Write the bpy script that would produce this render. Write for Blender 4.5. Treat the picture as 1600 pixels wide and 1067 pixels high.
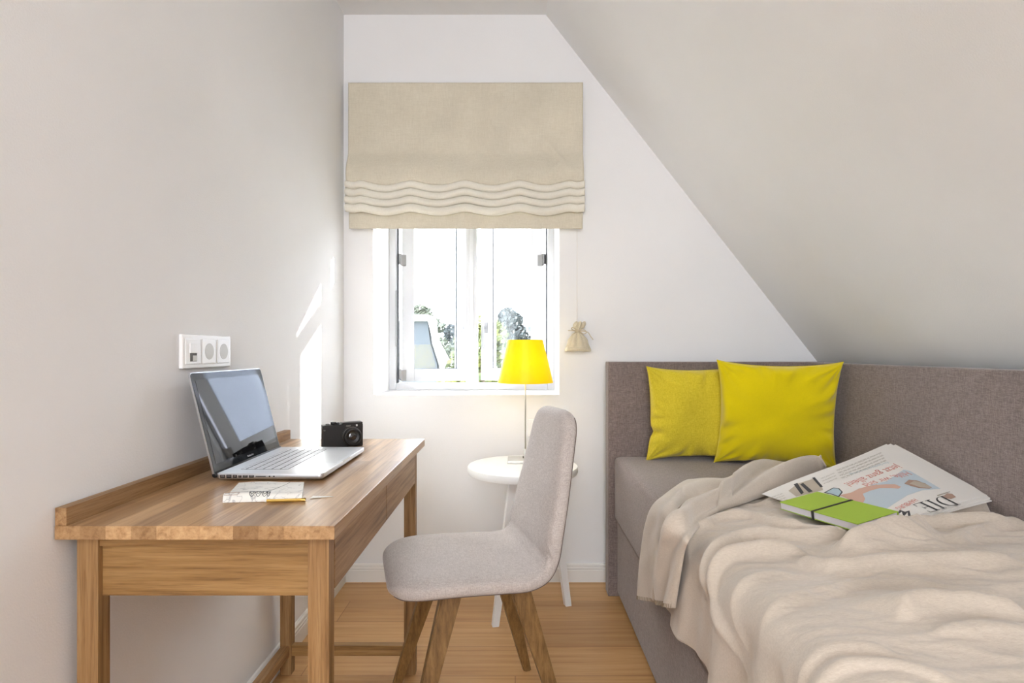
import bpy, bmesh, math, random
import numpy as np
from mathutils import Vector, Matrix, noise as mnoise

for o in list(bpy.data.objects):
    bpy.data.objects.remove(o)
SC = bpy.context.scene
COL = SC.collection
PI = math.pi
random.seed(7)
RNG = np.random.default_rng(7)

# ------------------------------------------------------------------ camera
F = 889.0            # focal length in pixels at 1600 wide
CZ = 1.055           # eye height
cam_d = bpy.data.cameras.new('camera')
cam = bpy.data.objects.new('camera', cam_d)
COL.objects.link(cam)
cam.location = (0, 0, CZ)
cam.rotation_euler = (PI / 2, 0, 0)
cam_d.sensor_width = 36
cam_d.lens = F * 36 / 1600
cam_d.shift_x = -5 / 1600
cam_d.shift_y = 15.5 / 1600
cam_d.clip_start = 0.02
cam_d.clip_end = 200
SC.camera = cam

# ------------------------------------------------------------------ world, sun, exposure
world = bpy.data.worlds.new('world')
SC.world = world
world.use_nodes = True
bgn = world.node_tree.nodes['Background']
bgn.inputs[0].default_value = (0.91, 0.94, 1.0, 1)
bgn.inputs[1].default_value = 8.5

sun_d = bpy.data.lights.new('sun', 'SUN')
sun_d.energy = 20
sun_d.angle = math.radians(0.6)
sun_d.color = (1.0, 0.95, 0.88)
sun = bpy.data.objects.new('sun', sun_d)
COL.objects.link(sun)
sun.location = (6, 8, 6)
SUN_TRAVEL = Vector((-0.80, -0.86, -0.72))
sun.rotation_euler = SUN_TRAVEL.to_track_quat('-Z', 'Y').to_euler()


def area(name, loc, target, sx, sy, power, color, portal=False):
    d = bpy.data.lights.new(name, 'AREA')
    d.shape = 'RECTANGLE'
    d.size = sx
    d.size_y = sy
    d.energy = power
    d.color = color
    if portal:
        d.cycles.is_portal = True
    o = bpy.data.objects.new(name, d)
    COL.objects.link(o)
    o.location = loc
    o.rotation_euler = (Vector(target) - Vector(loc)).to_track_quat('-Z', 'Y').to_euler()
    return o


area('window_portal', (-0.225, 3.25, 1.35), (-0.225, 0, 1.35), 1.1, 1.2, 10, (1, 1, 1), portal=True)
area('rear_fill_light', (-0.15, -3.30, 1.55), (-0.1, 2.0, 1.25), 1.1, 1.4, 25, (0.90, 0.945, 1.0))  # unseen fill light added behind the viewer to brighten the room
area('overhead_fill_light', (-0.2, -1.7, 2.50), (0.1, 1.2, 0.8), 0.8, 0.8, 13, (0.90, 0.945, 1.0))  # second added fill from overhead, no lamp hangs there

SC.view_settings.view_transform = 'Standard'
SC.view_settings.look = 'None'
SC.view_settings.gamma = 1
SC.view_settings.use_curve_mapping = False
SC.view_settings.exposure = 1.48

# ------------------------------------------------------------------ material helpers


def lin(c):
    c = c / 255.0
    return c / 12.92 if c <= 0.04045 else ((c + 0.055) / 1.055) ** 2.4


def rgb(r, g, b):
    return (lin(r), lin(g), lin(b), 1.0)


def new_mat(name):
    m = bpy.data.materials.new(name)
    m.use_nodes = True
    nt = m.node_tree
    return m, nt, nt.nodes['Principled BSDF']


def N(nt, typ, **kw):
    n = nt.nodes.new(typ)
    for k, v in kw.items():
        setattr(n, k, v)
    return n


def L(nt, a, b):
    nt.links.new(a, b)


def coords(nt, scale=(1, 1, 1), rot=(0, 0, 0), kind='Object'):
    t = N(nt, 'ShaderNodeTexCoord')
    mp = N(nt, 'ShaderNodeMapping')
    mp.inputs['Scale'].default_value = scale
    mp.inputs['Rotation'].default_value = rot
    L(nt, t.outputs[kind], mp.inputs['Vector'])
    return mp.outputs['Vector']


def noise_tex(nt, vec, scale, detail=3, rough=0.5, dist=0.0):
    n = N(nt, 'ShaderNodeTexNoise')
    n.inputs['Scale'].default_value = scale
    n.inputs['Detail'].default_value = detail
    n.inputs['Roughness'].default_value = rough
    n.inputs['Distortion'].default_value = dist
    L(nt, vec, n.inputs['Vector'])
    return n.outputs['Fac']


def ramp(nt, fac, stops):
    r = N(nt, 'ShaderNodeValToRGB')
    el = r.color_ramp.elements
    while len(el) < len(stops):
        el.new(0.5)
    for e, (p, c) in zip(el, stops):
        e.position = p
        e.color = c
    L(nt, fac, r.inputs['Fac'])
    return r.outputs['Color']


def mix(nt, a, b, fac, mode='MIX'):
    m = N(nt, 'ShaderNodeMix', data_type='RGBA', blend_type=mode)
    for sock, v in ((m.inputs[0], fac), (m.inputs[6], a), (m.inputs[7], b)):
        if hasattr(v, 'node'):
            L(nt, v, sock)
        else:
            sock.default_value = v
    return m.outputs[2]


def bump(nt, bs, h, strength, dist):
    b = N(nt, 'ShaderNodeBump')
    b.inputs['Strength'].default_value = strength
    b.inputs['Distance'].default_value = dist
    L(nt, h, b.inputs['Height'])
    L(nt, b.outputs['Normal'], bs.inputs['Normal'])


def plain(name, col, rough=0.5, metal=0.0, spec=0.5, **kw):
    m, nt, bs = new_mat(name)
    bs.inputs['Base Color'].default_value = col
    bs.inputs['Roughness'].default_value = rough
    bs.inputs['Metallic'].default_value = metal
    bs.inputs['Specular IOR Level'].default_value = spec
    for k, v in kw.items():
        bs.inputs[k].default_value = v
    return m


def paint(name, col, rough=0.85, bscale=260, bstr=0.25):
    m, nt, bs = new_mat(name)
    v = coords(nt)
    f = noise_tex(nt, v, 2.2, 3)
    c2 = tuple(x * 0.965 for x in col[:3]) + (1,)
    L(nt, ramp(nt, f, [(0.3, col), (0.7, c2)]), bs.inputs['Base Color'])
    bs.inputs['Roughness'].default_value = rough
    bs.inputs['Specular IOR Level'].default_value = 0.25
    bump(nt, bs, noise_tex(nt, v, bscale, 4, 0.6), bstr, 0.002)
    return m


def wood(name, dark, mid, light, axis, rough=0.42, freq=1.0, contrast=1.0, extra=None):
    """straight grained oak, grain running along axis 0/1/2"""
    m, nt, bs = new_mat(name)
    s = [1.0, 1.0, 1.0]
    s[axis] = 0.035
    v = coords(nt, tuple(s))
    a = noise_tex(nt, v, 85 * freq, 5, 0.65, 0.25)
    b = noise_tex(nt, v, 300 * freq, 3, 0.7)
    c = noise_tex(nt, v, 7 * freq, 2, 0.5, 0.8)
    col = ramp(nt, a, [(0.30, dark), (0.47, mid), (0.70, light)])
    fine = ramp(nt, b, [(0.30, (0.50, 0.42, 0.34, 1)), (0.50, (1, 1, 1, 1))])
    col = mix(nt, col, fine, 0.5 * contrast, 'MULTIPLY')
    tone = ramp(nt, c, [(0.30, (0.84, 0.82, 0.78, 1)), (0.65, (1.06, 1.04, 1.0, 1))])
    col = mix(nt, col, tone, 0.7, 'MULTIPLY')
    if extra:
        col = extra(nt, col)
    L(nt, col, bs.inputs['Base Color'])
    bs.inputs['Roughness'].default_value = rough
    bs.inputs['Specular IOR Level'].default_value = 0.4
    bump(nt, bs, b, 0.12, 0.001)
    return m


def brick_tone(nt, col, loc_scale, bw, bh, tones, offset=0.37, mortar=0.0, rot=(0, 0, 0)):
    """random tone per stave / plank through a brick layout"""
    v = coords(nt, loc_scale, rot)
    br = N(nt, 'ShaderNodeTexBrick')
    br.offset = offset
    br.offset_frequency = 2
    br.inputs['Scale'].default_value = 1.0
    br.inputs['Mortar Size'].default_value = mortar
    br.inputs['Mortar Smooth'].default_value = 0.0
    br.inputs['Bias'].default_value = 0.0
    br.inputs['Brick Width'].default_value = bw
    br.inputs['Row Height'].default_value = bh
    br.inputs['Color1'].default_value = (0, 0, 0, 1)
    br.inputs['Color2'].default_value = (1, 1, 1, 1)
    br.inputs['Mortar'].default_value = (0.5, 0.5, 0.5, 1)
    L(nt, v, br.inputs['Vector'])
    t = ramp(nt, br.outputs['Color'], tones)
    return mix(nt, col, t, 1.0, 'MULTIPLY'), br


def fabric(name, c1, c2, scale=900, rough=0.95, bstr=0.5, sheen=0.25, heather=0.6, thread=420):
    m, nt, bs = new_mat(name)
    v1 = coords(nt, (1, 1, 0.12))
    v2 = coords(nt, (0.12, 1, 1))
    v3 = coords(nt, (1, 0.12, 1))
    a = noise_tex(nt, v1, thread, 2, 0.6)
    b = noise_tex(nt, v2, thread, 2, 0.6)
    d = noise_tex(nt, v3, thread, 2, 0.6)
    ad = N(nt, 'ShaderNodeMath', operation='ADD')
    L(nt, a, ad.inputs[0])
    L(nt, b, ad.inputs[1])
    ad2 = N(nt, 'ShaderNodeMath', operation='ADD')
    L(nt, ad.outputs[0], ad2.inputs[0])
    L(nt, d, ad2.inputs[1])
    dv = N(nt, 'ShaderNodeMath', operation='DIVIDE')
    L(nt, ad2.outputs[0], dv.inputs[0])
    dv.inputs[1].default_value = 3.0
    col = ramp(nt, dv.outputs[0], [(0.5 - 0.16 / heather * 0.6, c1), (0.5 + 0.16 / heather * 0.6, c2)])
    v = coords(nt)
    big = noise_tex(nt, v, 6, 2)
    col = mix(nt, col, ramp(nt, big, [(0.3, (0.94, 0.94, 0.94, 1)), (0.7, (1.03, 1.03, 1.03, 1))]), 1.0, 'MULTIPLY')
    L(nt, col, bs.inputs['Base Color'])
    bs.inputs['Roughness'].default_value = rough
    bs.inputs['Specular IOR Level'].default_value = 0.15
    bs.inputs['Sheen Weight'].default_value = sheen
    bs.inputs['Sheen Roughness'].default_value = 0.5
    bump(nt, bs, dv.outputs[0], bstr, 0.0015)
    return m


M = {}
M['wall'] = paint('wall_paint', rgb(241, 240, 240))
M['ceiling'] = paint('ceiling_paint', rgb(240, 239, 238))
M['white_paint'] = plain('white_lacquer', rgb(240, 240, 238), 0.35)
M['baseboard'] = plain('baseboard_lacquer', rgb(236, 233, 228), 0.4)
M['upvc'] = plain('window_frame_white', rgb(204, 205, 209), 0.3)
M['gasket'] = plain('window_gasket', rgb(96, 98, 104), 0.6)
M['hinge'] = plain('brushed_hinge', rgb(150, 150, 152), 0.4, 0.7)
M['plastic'] = plain('socket_plastic', rgb(244, 243, 243), 0.25)
M['plastic_grey'] = plain('socket_well', rgb(196, 194, 190), 0.45)
M['dark_hole'] = plain('dark_contact', rgb(52, 46, 42), 0.5)
M['brass'] = plain('brass_contact', rgb(190, 160, 90), 0.35, 0.9)

oakD, oakM, oakL = rgb(148, 112, 76), rgb(180, 144, 104), rgb(200, 166, 126)


def stave_extra(nt, col):
    tones = [(0.0, (0.62, 0.56, 0.50, 1)), (0.35, (0.86, 0.82, 0.78, 1)), (0.7, (1.06, 1.04, 1.02, 1)), (1.0, (1.2, 1.2, 1.2, 1))]
    c, br = brick_tone(nt, col, (1, 1, 1), 0.42, 0.0435, tones, rot=(0, 0, PI / 2))
    return c


M['oak_top'] = wood('oak_stave_worktop', oakD, oakM, oakL, 1, 0.34, 0.8, 0.7, extra=stave_extra)
M['oak_x'] = wood('oak_grain_across', rgb(110, 80, 44), rgb(148, 112, 66), rgb(172, 136, 88), 0, 0.5, 0.9, 1.2)
M['oak_y'] = wood('oak_grain_long', rgb(118, 86, 54), rgb(156, 120, 82), rgb(180, 146, 106), 1, 0.45, 1.1)
M['oak_z'] = wood('oak_grain_upright', rgb(108, 80, 48), rgb(146, 110, 70), rgb(168, 134, 92), 2, 0.45, 1.1)
M['leg_oak'] = wood('chair_leg_oak', rgb(98, 70, 38), rgb(128, 96, 56), rgb(150, 116, 72), 2, 0.45, 1.0)


def plank_extra(nt, col):
    tones = [(0.0, (0.86, 0.82, 0.78, 1)), (0.5, (0.98, 0.96, 0.94, 1)), (1.0, (1.08, 1.08, 1.08, 1))]
    c, br = brick_tone(nt, col, (1, 1, 1), 1.7, 0.185, tones, offset=0.41, mortar=0.0011)
    return mix(nt, c, rgb(150, 104, 62), br.outputs['Fac'])


def knots_extra(nt, col):
    col = plank_extra(nt, col)
    v = coords(nt, (0.55, 1.4, 1))
    vo = N(nt, 'ShaderNodeTexVoronoi')
    vo.inputs['Scale'].default_value = 3.1
    L(nt, v, vo.inputs['Vector'])
    k = ramp(nt, vo.outputs['Distance'], [(0.0, (1, 1, 1, 1)), (0.035, (0.6, 0.6, 0.6, 1)), (0.07, (0, 0, 0, 1))])
    return mix(nt, col, rgb(134, 88, 48), k)


M['floor'] = wood('oak_floorboards', rgb(186, 140, 90), rgb(204, 160, 108), rgb(214, 174, 124), 0, 0.36, 0.6, 0.25, extra=knots_extra)

M['bed'] = fabric('taupe_upholstery', rgb(114, 100, 95), rgb(152, 138, 133), bstr=0.35, heather=1.0, thread=520)
M['chair'] = fabric('pale_taupe_weave', rgb(176, 165, 159), rgb(206, 197, 191), bstr=0.3, heather=1.0, thread=520)
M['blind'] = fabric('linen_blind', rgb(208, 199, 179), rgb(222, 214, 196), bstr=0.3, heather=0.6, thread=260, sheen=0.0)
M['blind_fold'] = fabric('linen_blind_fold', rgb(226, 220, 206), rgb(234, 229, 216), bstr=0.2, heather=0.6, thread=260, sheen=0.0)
M['linen'] = fabric('pouch_linen', rgb(196, 184, 158), rgb(226, 216, 192), bstr=0.3, thread=500)
M['cord_ribbon'] = plain('pouch_ribbon', rgb(204, 188, 160), 0.8)
M['cord'] = plain('white_cord', rgb(232, 228, 220), 0.7)
M['cush_linen'] = fabric('mustard_linen', rgb(200, 178, 34), rgb(230, 210, 66), bstr=0.4, heather=0.7, thread=420)
M['cush_velvet'] = fabric('yellow_velvet', rgb(216, 194, 2), rgb(230, 208, 10), bstr=0.2, heather=0.4, thread=700, sheen=0.4)


def blanket_mat():
    m, nt, bs = new_mat('fleece_blanket')
    v = coords(nt, (0.35, 1, 1), (0, 0, 0.1))
    a = noise_tex(nt, v, 300, 5, 0.7, 0.3)
    v2 = coords(nt)
    b = noise_tex(nt, v2, 9, 3)
    col = ramp(nt, a, [(0.3, rgb(196, 182, 166)), (0.7, rgb(211, 198, 183))])
    col = mix(nt, col, ramp(nt, b, [(0.3, (0.93, 0.93, 0.92, 1)), (0.7, (1.02, 1.02, 1.02, 1))]), 1.0, 'MULTIPLY')
    L(nt, col, bs.inputs['Base Color'])
    bs.inputs['Roughness'].default_value = 0.95
    bs.inputs['Specular IOR Level'].default_value = 0.1
    bs.inputs['Sheen Weight'].default_value = 0.35
    bump(nt, bs, a, 0.45, 0.002)
    return m


M['blanket'] = blanket_mat()
M['seam'] = plain('chair_seam', rgb(112, 98, 92), 0.9)
M['stitch'] = plain('hem_stitch', rgb(150, 134, 112), 0.9)

# laptop
M['alu'] = plain('brushed_aluminium', rgb(212, 214, 218), 0.34, 0.85)
M['alu_edge'] = plain('aluminium_edge', rgb(190, 191, 194), 0.3, 0.9)
M['key'] = plain('key_painted_glare', rgb(214, 215, 220), 0.4, 0.0)  # black keys coloured pale to imitate the glare lying on them
M['keywell'] = plain('key_well', rgb(40, 41, 48), 0.5)
M['screen'] = plain('black_screen_glass', rgb(14, 15, 18), 0.03, 0.0, 0.9)
M['bezel'] = plain('black_bezel_glass', rgb(40, 42, 46), 0.06, 0.0, 0.4)
M['rubber'] = plain('black_rubber', rgb(26, 26, 28), 0.6)
M['print_white'] = plain('white_print', rgb(225, 225, 225), 0.6)
M['trackpad'] = plain('trackpad_glass', rgb(206, 208, 212), 0.3, 0.6)
# camera
M['cam_black'] = plain('camera_black_paint', rgb(24, 23, 23), 0.45)
M['cam_leather'] = plain('camera_leatherette', rgb(34, 31, 30), 0.7)
M['cam_metal'] = plain('camera_metal_ring', rgb(120, 118, 116), 0.3, 0.9)
M['lens'] = plain('lens_glass', rgb(12, 10, 14), 0.04, 0.0, 1.0)
# lamp
M['steel'] = plain('satin_steel', rgb(196, 194, 188), 0.35, 0.8)
M['cable'] = plain('black_cable', rgb(38, 36, 36), 0.5)


def shade_mat():
    m, nt, bs = new_mat('yellow_lampshade')
    bs.inputs['Base Color'].default_value = rgb(252, 224, 0)
    bs.inputs['Roughness'].default_value = 0.45
    tr = N(nt, 'ShaderNodeBsdfTranslucent')
    tr.inputs['Color'].default_value = rgb(255, 238, 30)
    mx = N(nt, 'ShaderNodeMixShader')
    mx.inputs[0].default_value = 0.45
    L(nt, bs.outputs[0], mx.inputs[1])
    L(nt, tr.outputs[0], mx.inputs[2])
    L(nt, mx.outputs[0], nt.nodes['Material Output'].inputs['Surface'])
    return m


M['shade'] = shade_mat()
# paper goods
M['paper'] = plain('newsprint', rgb(228, 224, 218), 0.9)
M['paper_edge'] = plain('page_block', rgb(214, 208, 214), 0.9)
M['green'] = plain('lime_cover', rgb(160, 190, 62), 0.55)
M['elastic'] = plain('black_elastic', rgb(34, 32, 30), 0.7)
M['ink'] = plain('black_ink', rgb(66, 66, 68), 0.8)
M['ink_grey'] = plain('grey_ink', rgb(168, 162, 150), 0.8)
M['ink_red'] = plain('red_ink', rgb(214, 140, 128), 0.8)
M['ink_blue'] = plain('pale_blue_ink', rgb(176, 198, 206), 0.8)
M['print_water'] = plain('printed_water_blue', rgb(190, 202, 210), 0.8)
M['print_skin'] = plain('printed_skin', rgb(208, 170, 152), 0.8)
M['print_brown'] = plain('printed_brown', rgb(170, 142, 126), 0.8)
M['print_taupe'] = plain('printed_taupe', rgb(184, 172, 156), 0.8)
M['gold'] = plain('gold_pencil', rgb(206, 168, 84), 0.35, 0.6)
M['booklet'] = plain('booklet_paper', rgb(232, 228, 220), 0.6)


def map_mat():
    m, nt, bs = new_mat('booklet_printed_lines')
    v = coords(nt)
    a = noise_tex(nt, v, 22, 2, 0.5, 1.5)
    sub = N(nt, 'ShaderNodeMath', operation='SUBTRACT')
    L(nt, a, sub.inputs[0])
    sub.inputs[1].default_value = 0.5
    ab = N(nt, 'ShaderNodeMath', operation='ABSOLUTE')
    L(nt, sub.outputs[0], ab.inputs[0])
    col = ramp(nt, ab.outputs[0], [(0.0, rgb(176, 174, 172)), (0.012, rgb(222, 219, 213)), (0.03, rgb(234, 231, 224))])
    L(nt, col, bs.inputs['Base Color'])
    bs.inputs['Roughness'].default_value = 0.5
    return m


M['map'] = map_mat()


def glass_mat():
    m, nt, bs = new_mat('window_glass')
    tr = N(nt, 'ShaderNodeBsdfTransparent')
    tr.inputs['Color'].default_value = (0.93, 0.95, 0.96, 1)
    gl = N(nt, 'ShaderNodeBsdfGlossy')
    gl.inputs['Roughness'].default_value = 0.0
    fr = N(nt, 'ShaderNodeFresnel')
    fr.inputs['IOR'].default_value = 1.5
    mx = N(nt, 'ShaderNodeMixShader')
    L(nt, fr.outputs[0], mx.inputs[0])
    L(nt, tr.outputs[0], mx.inputs[1])
    L(nt, gl.outputs[0], mx.inputs[2])
    L(nt, mx.outputs[0], nt.nodes['Material Output'].inputs['Surface'])
    return m


M['glass'] = glass_mat()

# ------------------------------------------------------------------ mesh helpers


def mesh_obj(name, verts, faces, mat, parent=None, smooth=False, mats=None, midx=None):
    me = bpy.data.meshes.new(name)
    me.from_pydata([tuple(map(float, v)) for v in verts], [], [tuple(map(int, f)) for f in faces])
    if mats:
        for mm in mats:
            me.materials.append(mm)
        if midx is not None:
            me.polygons.foreach_set('material_index', midx)
    else:
        me.materials.append(mat)
    if smooth:
        me.polygons.foreach_set('use_smooth', [True] * len(me.polygons))
    me.update()
    o = bpy.data.objects.new(name, me)
    COL.objects.link(o)
    if parent:
        o.parent = parent
    return o


def bm_obj(name, bm, mat, parent=None, smooth=False):
    me = bpy.data.meshes.new(name)
    bm.normal_update()
    bm.to_mesh(me)
    bm.free()
    me.materials.append(mat)
    if smooth:
        me.polygons.foreach_set('use_smooth', [True] * len(me.polygons))
    o = bpy.data.objects.new(name, me)
    COL.objects.link(o)
    if parent:
        o.parent = parent
    return o


def add_box(bm, x0, x1, y0, y1, z0, z1, bev=0.0, seg=2, mtx=None):
    vs = [bm.verts.new((x, y, z)) for x in (x0, x1) for y in (y0, y1) for z in (z0, z1)]
    fs = []
    for q in ((0, 1, 3, 2), (4, 6, 7, 5), (0, 4, 5, 1), (2, 3, 7, 6), (0, 2, 6, 4), (1, 5, 7, 3)):
        fs.append(bm.faces.new([vs[i] for i in q]))
    geo = vs
    if bev > 0:
        es = list({e for f in fs for e in f.edges})
        r = bmesh.ops.bevel(bm, geom=es, offset=bev, segments=seg, profile=0.7, affect='EDGES')
        geo = list({v for v in r['verts']} | {v for v in vs if v.is_valid})
    if mtx is not None:
        geo = [v for v in geo if v.is_valid]
        bmesh.ops.transform(bm, matrix=mtx, verts=geo)
    return geo


def box(name, x0, x1, y0, y1, z0, z1, mat, parent=None, bev=0.0, seg=2, mtx=None):
    bm = bmesh.new()
    add_box(bm, x0, x1, y0, y1, z0, z1, bev, seg, mtx)
    return bm_obj(name, bm, mat, parent)


def tube_geo(path, radii, n=10, cap=True, vs=None, fs=None):
    vs = [] if vs is None else vs
    fs = [] if fs is None else fs
    P = [Vector(p) for p in path]
    if not hasattr(radii, '__len__'):
        radii = [radii] * len(P)
    base = len(vs)
    up = None
    for i, p in enumerate(P):
        t = (P[min(i + 1, len(P) - 1)] - P[max(i - 1, 0)]).normalized()
        if up is None:
            up = Vector((0, 0, 1)) if abs(t.z) < 0.9 else Vector((1, 0, 0))
        a = t.cross(up)
        if a.length < 1e-6:
            a = t.cross(Vector((0.3, 1, 0.2)))
        a.normalize()
        b = a.cross(t).normalized()
        up = b
        for k in range(n):
            th = 2 * PI * k / n
            vs.append(tuple(p + a * (math.cos(th) * radii[i]) + b * (math.sin(th) * radii[i])))
    for i in range(len(P) - 1):
        for k in range(n):
            k2 = (k + 1) % n
            fs.append((base + i * n + k, base + i * n + k2, base + (i + 1) * n + k2, base + (i + 1) * n + k))
    if cap:
        fs.append(tuple(base + k for k in range(n))[::-1])
        fs.append(tuple(base + (len(P) - 1) * n + k for k in range(n)))
    return vs, fs


def tube(name, path, r, mat, parent=None, n=10, smooth=True):
    v, f = tube_geo(path, r, n)
    return mesh_obj(name, v, f, mat, parent, smooth)


def lathe(name, prof, mat, parent=None, n=48, center=(0, 0, 0), smooth=True, caps=True):
    """prof: list of (radius, z)"""
    vs, fs = [], []
    for r, z in prof:
        for k in range(n):
            th = 2 * PI * k / n
            vs.append((center[0] + r * math.cos(th), center[1] + r * math.sin(th), center[2] + z))
    for i in range(len(prof) - 1):
        for k in range(n):
            k2 = (k + 1) % n
            fs.append((i * n + k, i * n + k2, (i + 1) * n + k2, (i + 1) * n + k))
    if caps:
        fs.append(tuple(range(n))[::-1])
        fs.append(tuple((len(prof) - 1) * n + k for k in range(n)))
    return mesh_obj(name, vs, fs, mat, parent, smooth)


def autosmooth(o, ang=35):
    me = o.data
    me.polygons.foreach_set('use_smooth', [True] * len(me.polygons))
    try:
        me.set_sharp_from_angle(angle=math.radians(ang))
    except Exception:
        pass
    return o


def tag(o, label=None, cat=None, group=None, kind=None):
    if label:
        o['label'] = label
    if cat:
        o['category'] = cat
    if group:
        o['group'] = group
    if kind:
        o['kind'] = kind
    return o


def thing(name, label, cat, loc=(0, 0, 0), rz=0.0, group=None, kind=None):
    o = bpy.data.objects.new(name, None)
    COL.objects.link(o)
    o.empty_display_size = 0.05
    o.location = loc
    o.rotation_euler = (0, 0, rz)
    return tag(o, label, cat, group, kind)


def grid_faces(nu, nv, closed_u=False):
    fs = []
    for i in range(nu - 1 if not closed_u else nu):
        i2 = (i + 1) % nu
        for j in range(nv - 1):
            fs.append((i * nv + j, i2 * nv + j, i2 * nv + j + 1, i * nv + j + 1))
    return fs


def text_mesh(s, size=1.0, bold=0.0):
    """2D outline text as (verts, faces); origin at left end of the base line"""
    cu = bpy.data.curves.new('lettering', 'FONT')
    cu.body = s
    cu.size = size
    cu.offset = bold
    cu.resolution_u = 3
    ob = bpy.data.objects.new('lettering', cu)
    me = bpy.data.meshes.new_from_object(ob)
    v = [tuple(x.co)[:2] for x in me.vertices]
    f = [tuple(p.vertices) for p in me.polygons]
    bpy.data.objects.remove(ob)
    bpy.data.curves.remove(cu)
    bpy.data.meshes.remove(me)
    return v, f


def pix(px, py, z=None, x=None, y=None):
    """turn a measured photo position into a world point on plane z, x or y = const"""
    if z is not None:
        Y = (CZ - z) * F / (py - 549.0)
    elif x is not None:
        Y = x * F / (px - 805.0)
    else:
        Y = y
    return np.array([(px - 805.0) / F * Y, Y, CZ - (py - 549.0) / F * Y])


def catmull(pts, n):
    P = np.array(pts, float)
    P = np.vstack([2 * P[0] - P[1], P, 2 * P[-1] - P[-2]])
    m = len(P) - 3
    out = []
    for s in np.linspace(0, m - 1e-9, n):
        i = int(s)
        t = s - i
        p0, p1, p2, p3 = P[i:i + 4]
        out.append(0.5 * ((2 * p1) + (-p0 + p2) * t + (2 * p0 - 5 * p1 + 4 * p2 - p3) * t * t + (-p0 + 3 * p1 - 3 * p2 + p3) * t ** 3))
    return np.array(out)


# ------------------------------------------------------------------ room shell
XL = -0.788            # left wall
YW = 2.615             # window wall
ZC = 2.602             # flat ceiling
XS0, XS1, ZS1 = 0.141, 1.512, 0.85    # sloped ceiling: top x, foot x, foot z
YB = -3.5
T = 0.10
WO = (-0.653, 0.203, 0.855, 1.95)     # window opening x0 x1 z0 z1
WD = 0.42                              # outer wall thickness

box('floor', XL - T, XS1 + T, YB - T, YW + T, -0.08, 0.0, M['floor'])
tag(bpy.data.objects['floor'], 'oak plank floor with boards running across the room', kind='structure')
o = box('wall_left', XL - T, XL, YB - T, YW + WD, 0, ZC + T, M['wall'])
tag(o, 'plain white left wall', kind='structure')
o = box('wall_right', XS1, XS1 + T, YB, YW, 0, ZS1, M['wall'])
tag(o, 'low knee wall under the slope', kind='structure')
o = box('ceiling', XL, XS0 + 0.1, YB - T, YW + WD, ZC, ZC + T, M['ceiling'])
tag(o, 'flat white ceiling strip', kind='structure')
# sloped ceiling
dx, dz = XS1 - XS0, ZS1 - ZC
ln = math.hypot(dx, dz)
nx, nz = -dz / ln, dx / ln
vs = []
for yy in (YB - T, YW + WD):
    vs += [(XS0, yy, ZC), (XS1, yy, ZS1), (XS1 + nx * T, yy, ZS1 + nz * T), (XS0 + nx * T, yy, ZC + nz * T)]
fs = [(0, 1, 5, 4), (1, 2, 6, 5), (2, 3, 7, 6), (3, 0, 4, 7), (0, 3, 2, 1), (4, 5, 6, 7)]
o = mesh_obj('ceiling_slope', vs, fs, M['ceiling'])
tag(o, 'white sloped attic ceiling above the bed', kind='structure')


# window wall, one mesh with an opening, thick reveals
def wall_with_hole(name, y0, y1, outline, hole, mat):
    """outline: convex-ish polygon [(x,z)], hole: x0,x1,z0,z1. built from strips"""
    x0, x1, z0, z1 = hole
    bm = bmesh.new()
    # boxes left, below, above the hole
    add_box(bm, XL, x0, y0, y1, 0, ZC)
    add_box(bm, x0, x1, y0, y1, 0, z0)
    add_box(bm, x0, XS0, y0, y1, z1, ZC)
    add_box(bm, x1, x1 + 0.02, y0, y1, 0, z1)
    # right prism below slope
    xa = x1 + 0.02
    def zs(x):
        return ZC + (x - XS0) / (XS1 - XS0) * (ZS1 - ZC)
    poly = [(xa, 0), (XS1, 0), (XS1, ZS1), (xa, zs(xa))]
    f_ = [bm.verts.new((x, y0, z)) for x, z in poly]
    b_ = [bm.verts.new((x, y1, z)) for x, z in poly]
    bm.faces.new(f_)
    bm.faces.new(b_[::-1])
    for i in range(4):
        j = (i + 1) % 4
        bm.faces.new((f_[i], b_[i], b_[j], f_[j]))
    poly = [(XS0, z1), (xa, z1), (xa, zs(xa)), (XS0, ZC)]
    f_ = [bm.verts.new((x, y0, z)) for x, z in poly]
    b_ = [bm.verts.new((x, y1, z)) for x, z in poly]
    bm.faces.new(f_)
    bm.faces.new(b_[::-1])
    for i in range(4):
        j = (i + 1) % 4
        bm.faces.new((f_[i], b_[i], b_[j], f_[j]))
    bmesh.ops.recalc_face_normals(bm, faces=bm.faces[:])
    return bm_obj(name, bm, mat)


o = wall_with_hole('wall_back', YW, YW + WD, None, WO, M['wall'])
tag(o, 'white gable wall holding the window', kind='structure')
# wall behind the viewer
o = box('wall_front', XL, XS1, YB - T, YB, 0, ZC, M['wall'])
tag(o, 'white wall behind the viewer', kind='structure')


# baseboards with a routed profile
def baseboard(name, p0, p1, inward, label):
    prof = [(0, 0), (0.014, 0), (0.014, 0.052), (0.0135, 0.053), (0.0115, 0.0545), (0.0115, 0.0575), (0.0135, 0.059),
            (0.0135, 0.064), (0.0115, 0.0655), (0.0105, 0.0685), (0.0115, 0.070), (0.011, 0.077), (0.006, 0.082), (0, 0.083)]
    vs, fs = [], []
    for p in (p0, p1):
        for d, z in prof:
            vs.append((p[0] + inward[0] * d, p[1] + inward[1] * d, z))
    n = len(prof)
    for i in range(n):
        j = (i + 1) % n
        fs.append((i, j, n + j, n + i))
    fs.append(tuple(range(n)))
    fs.append(tuple(range(n, 2 * n))[::-1])
    o = mesh_obj(name, vs, fs, M['baseboard'])
    return tag(o, label, kind='structure')


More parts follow.
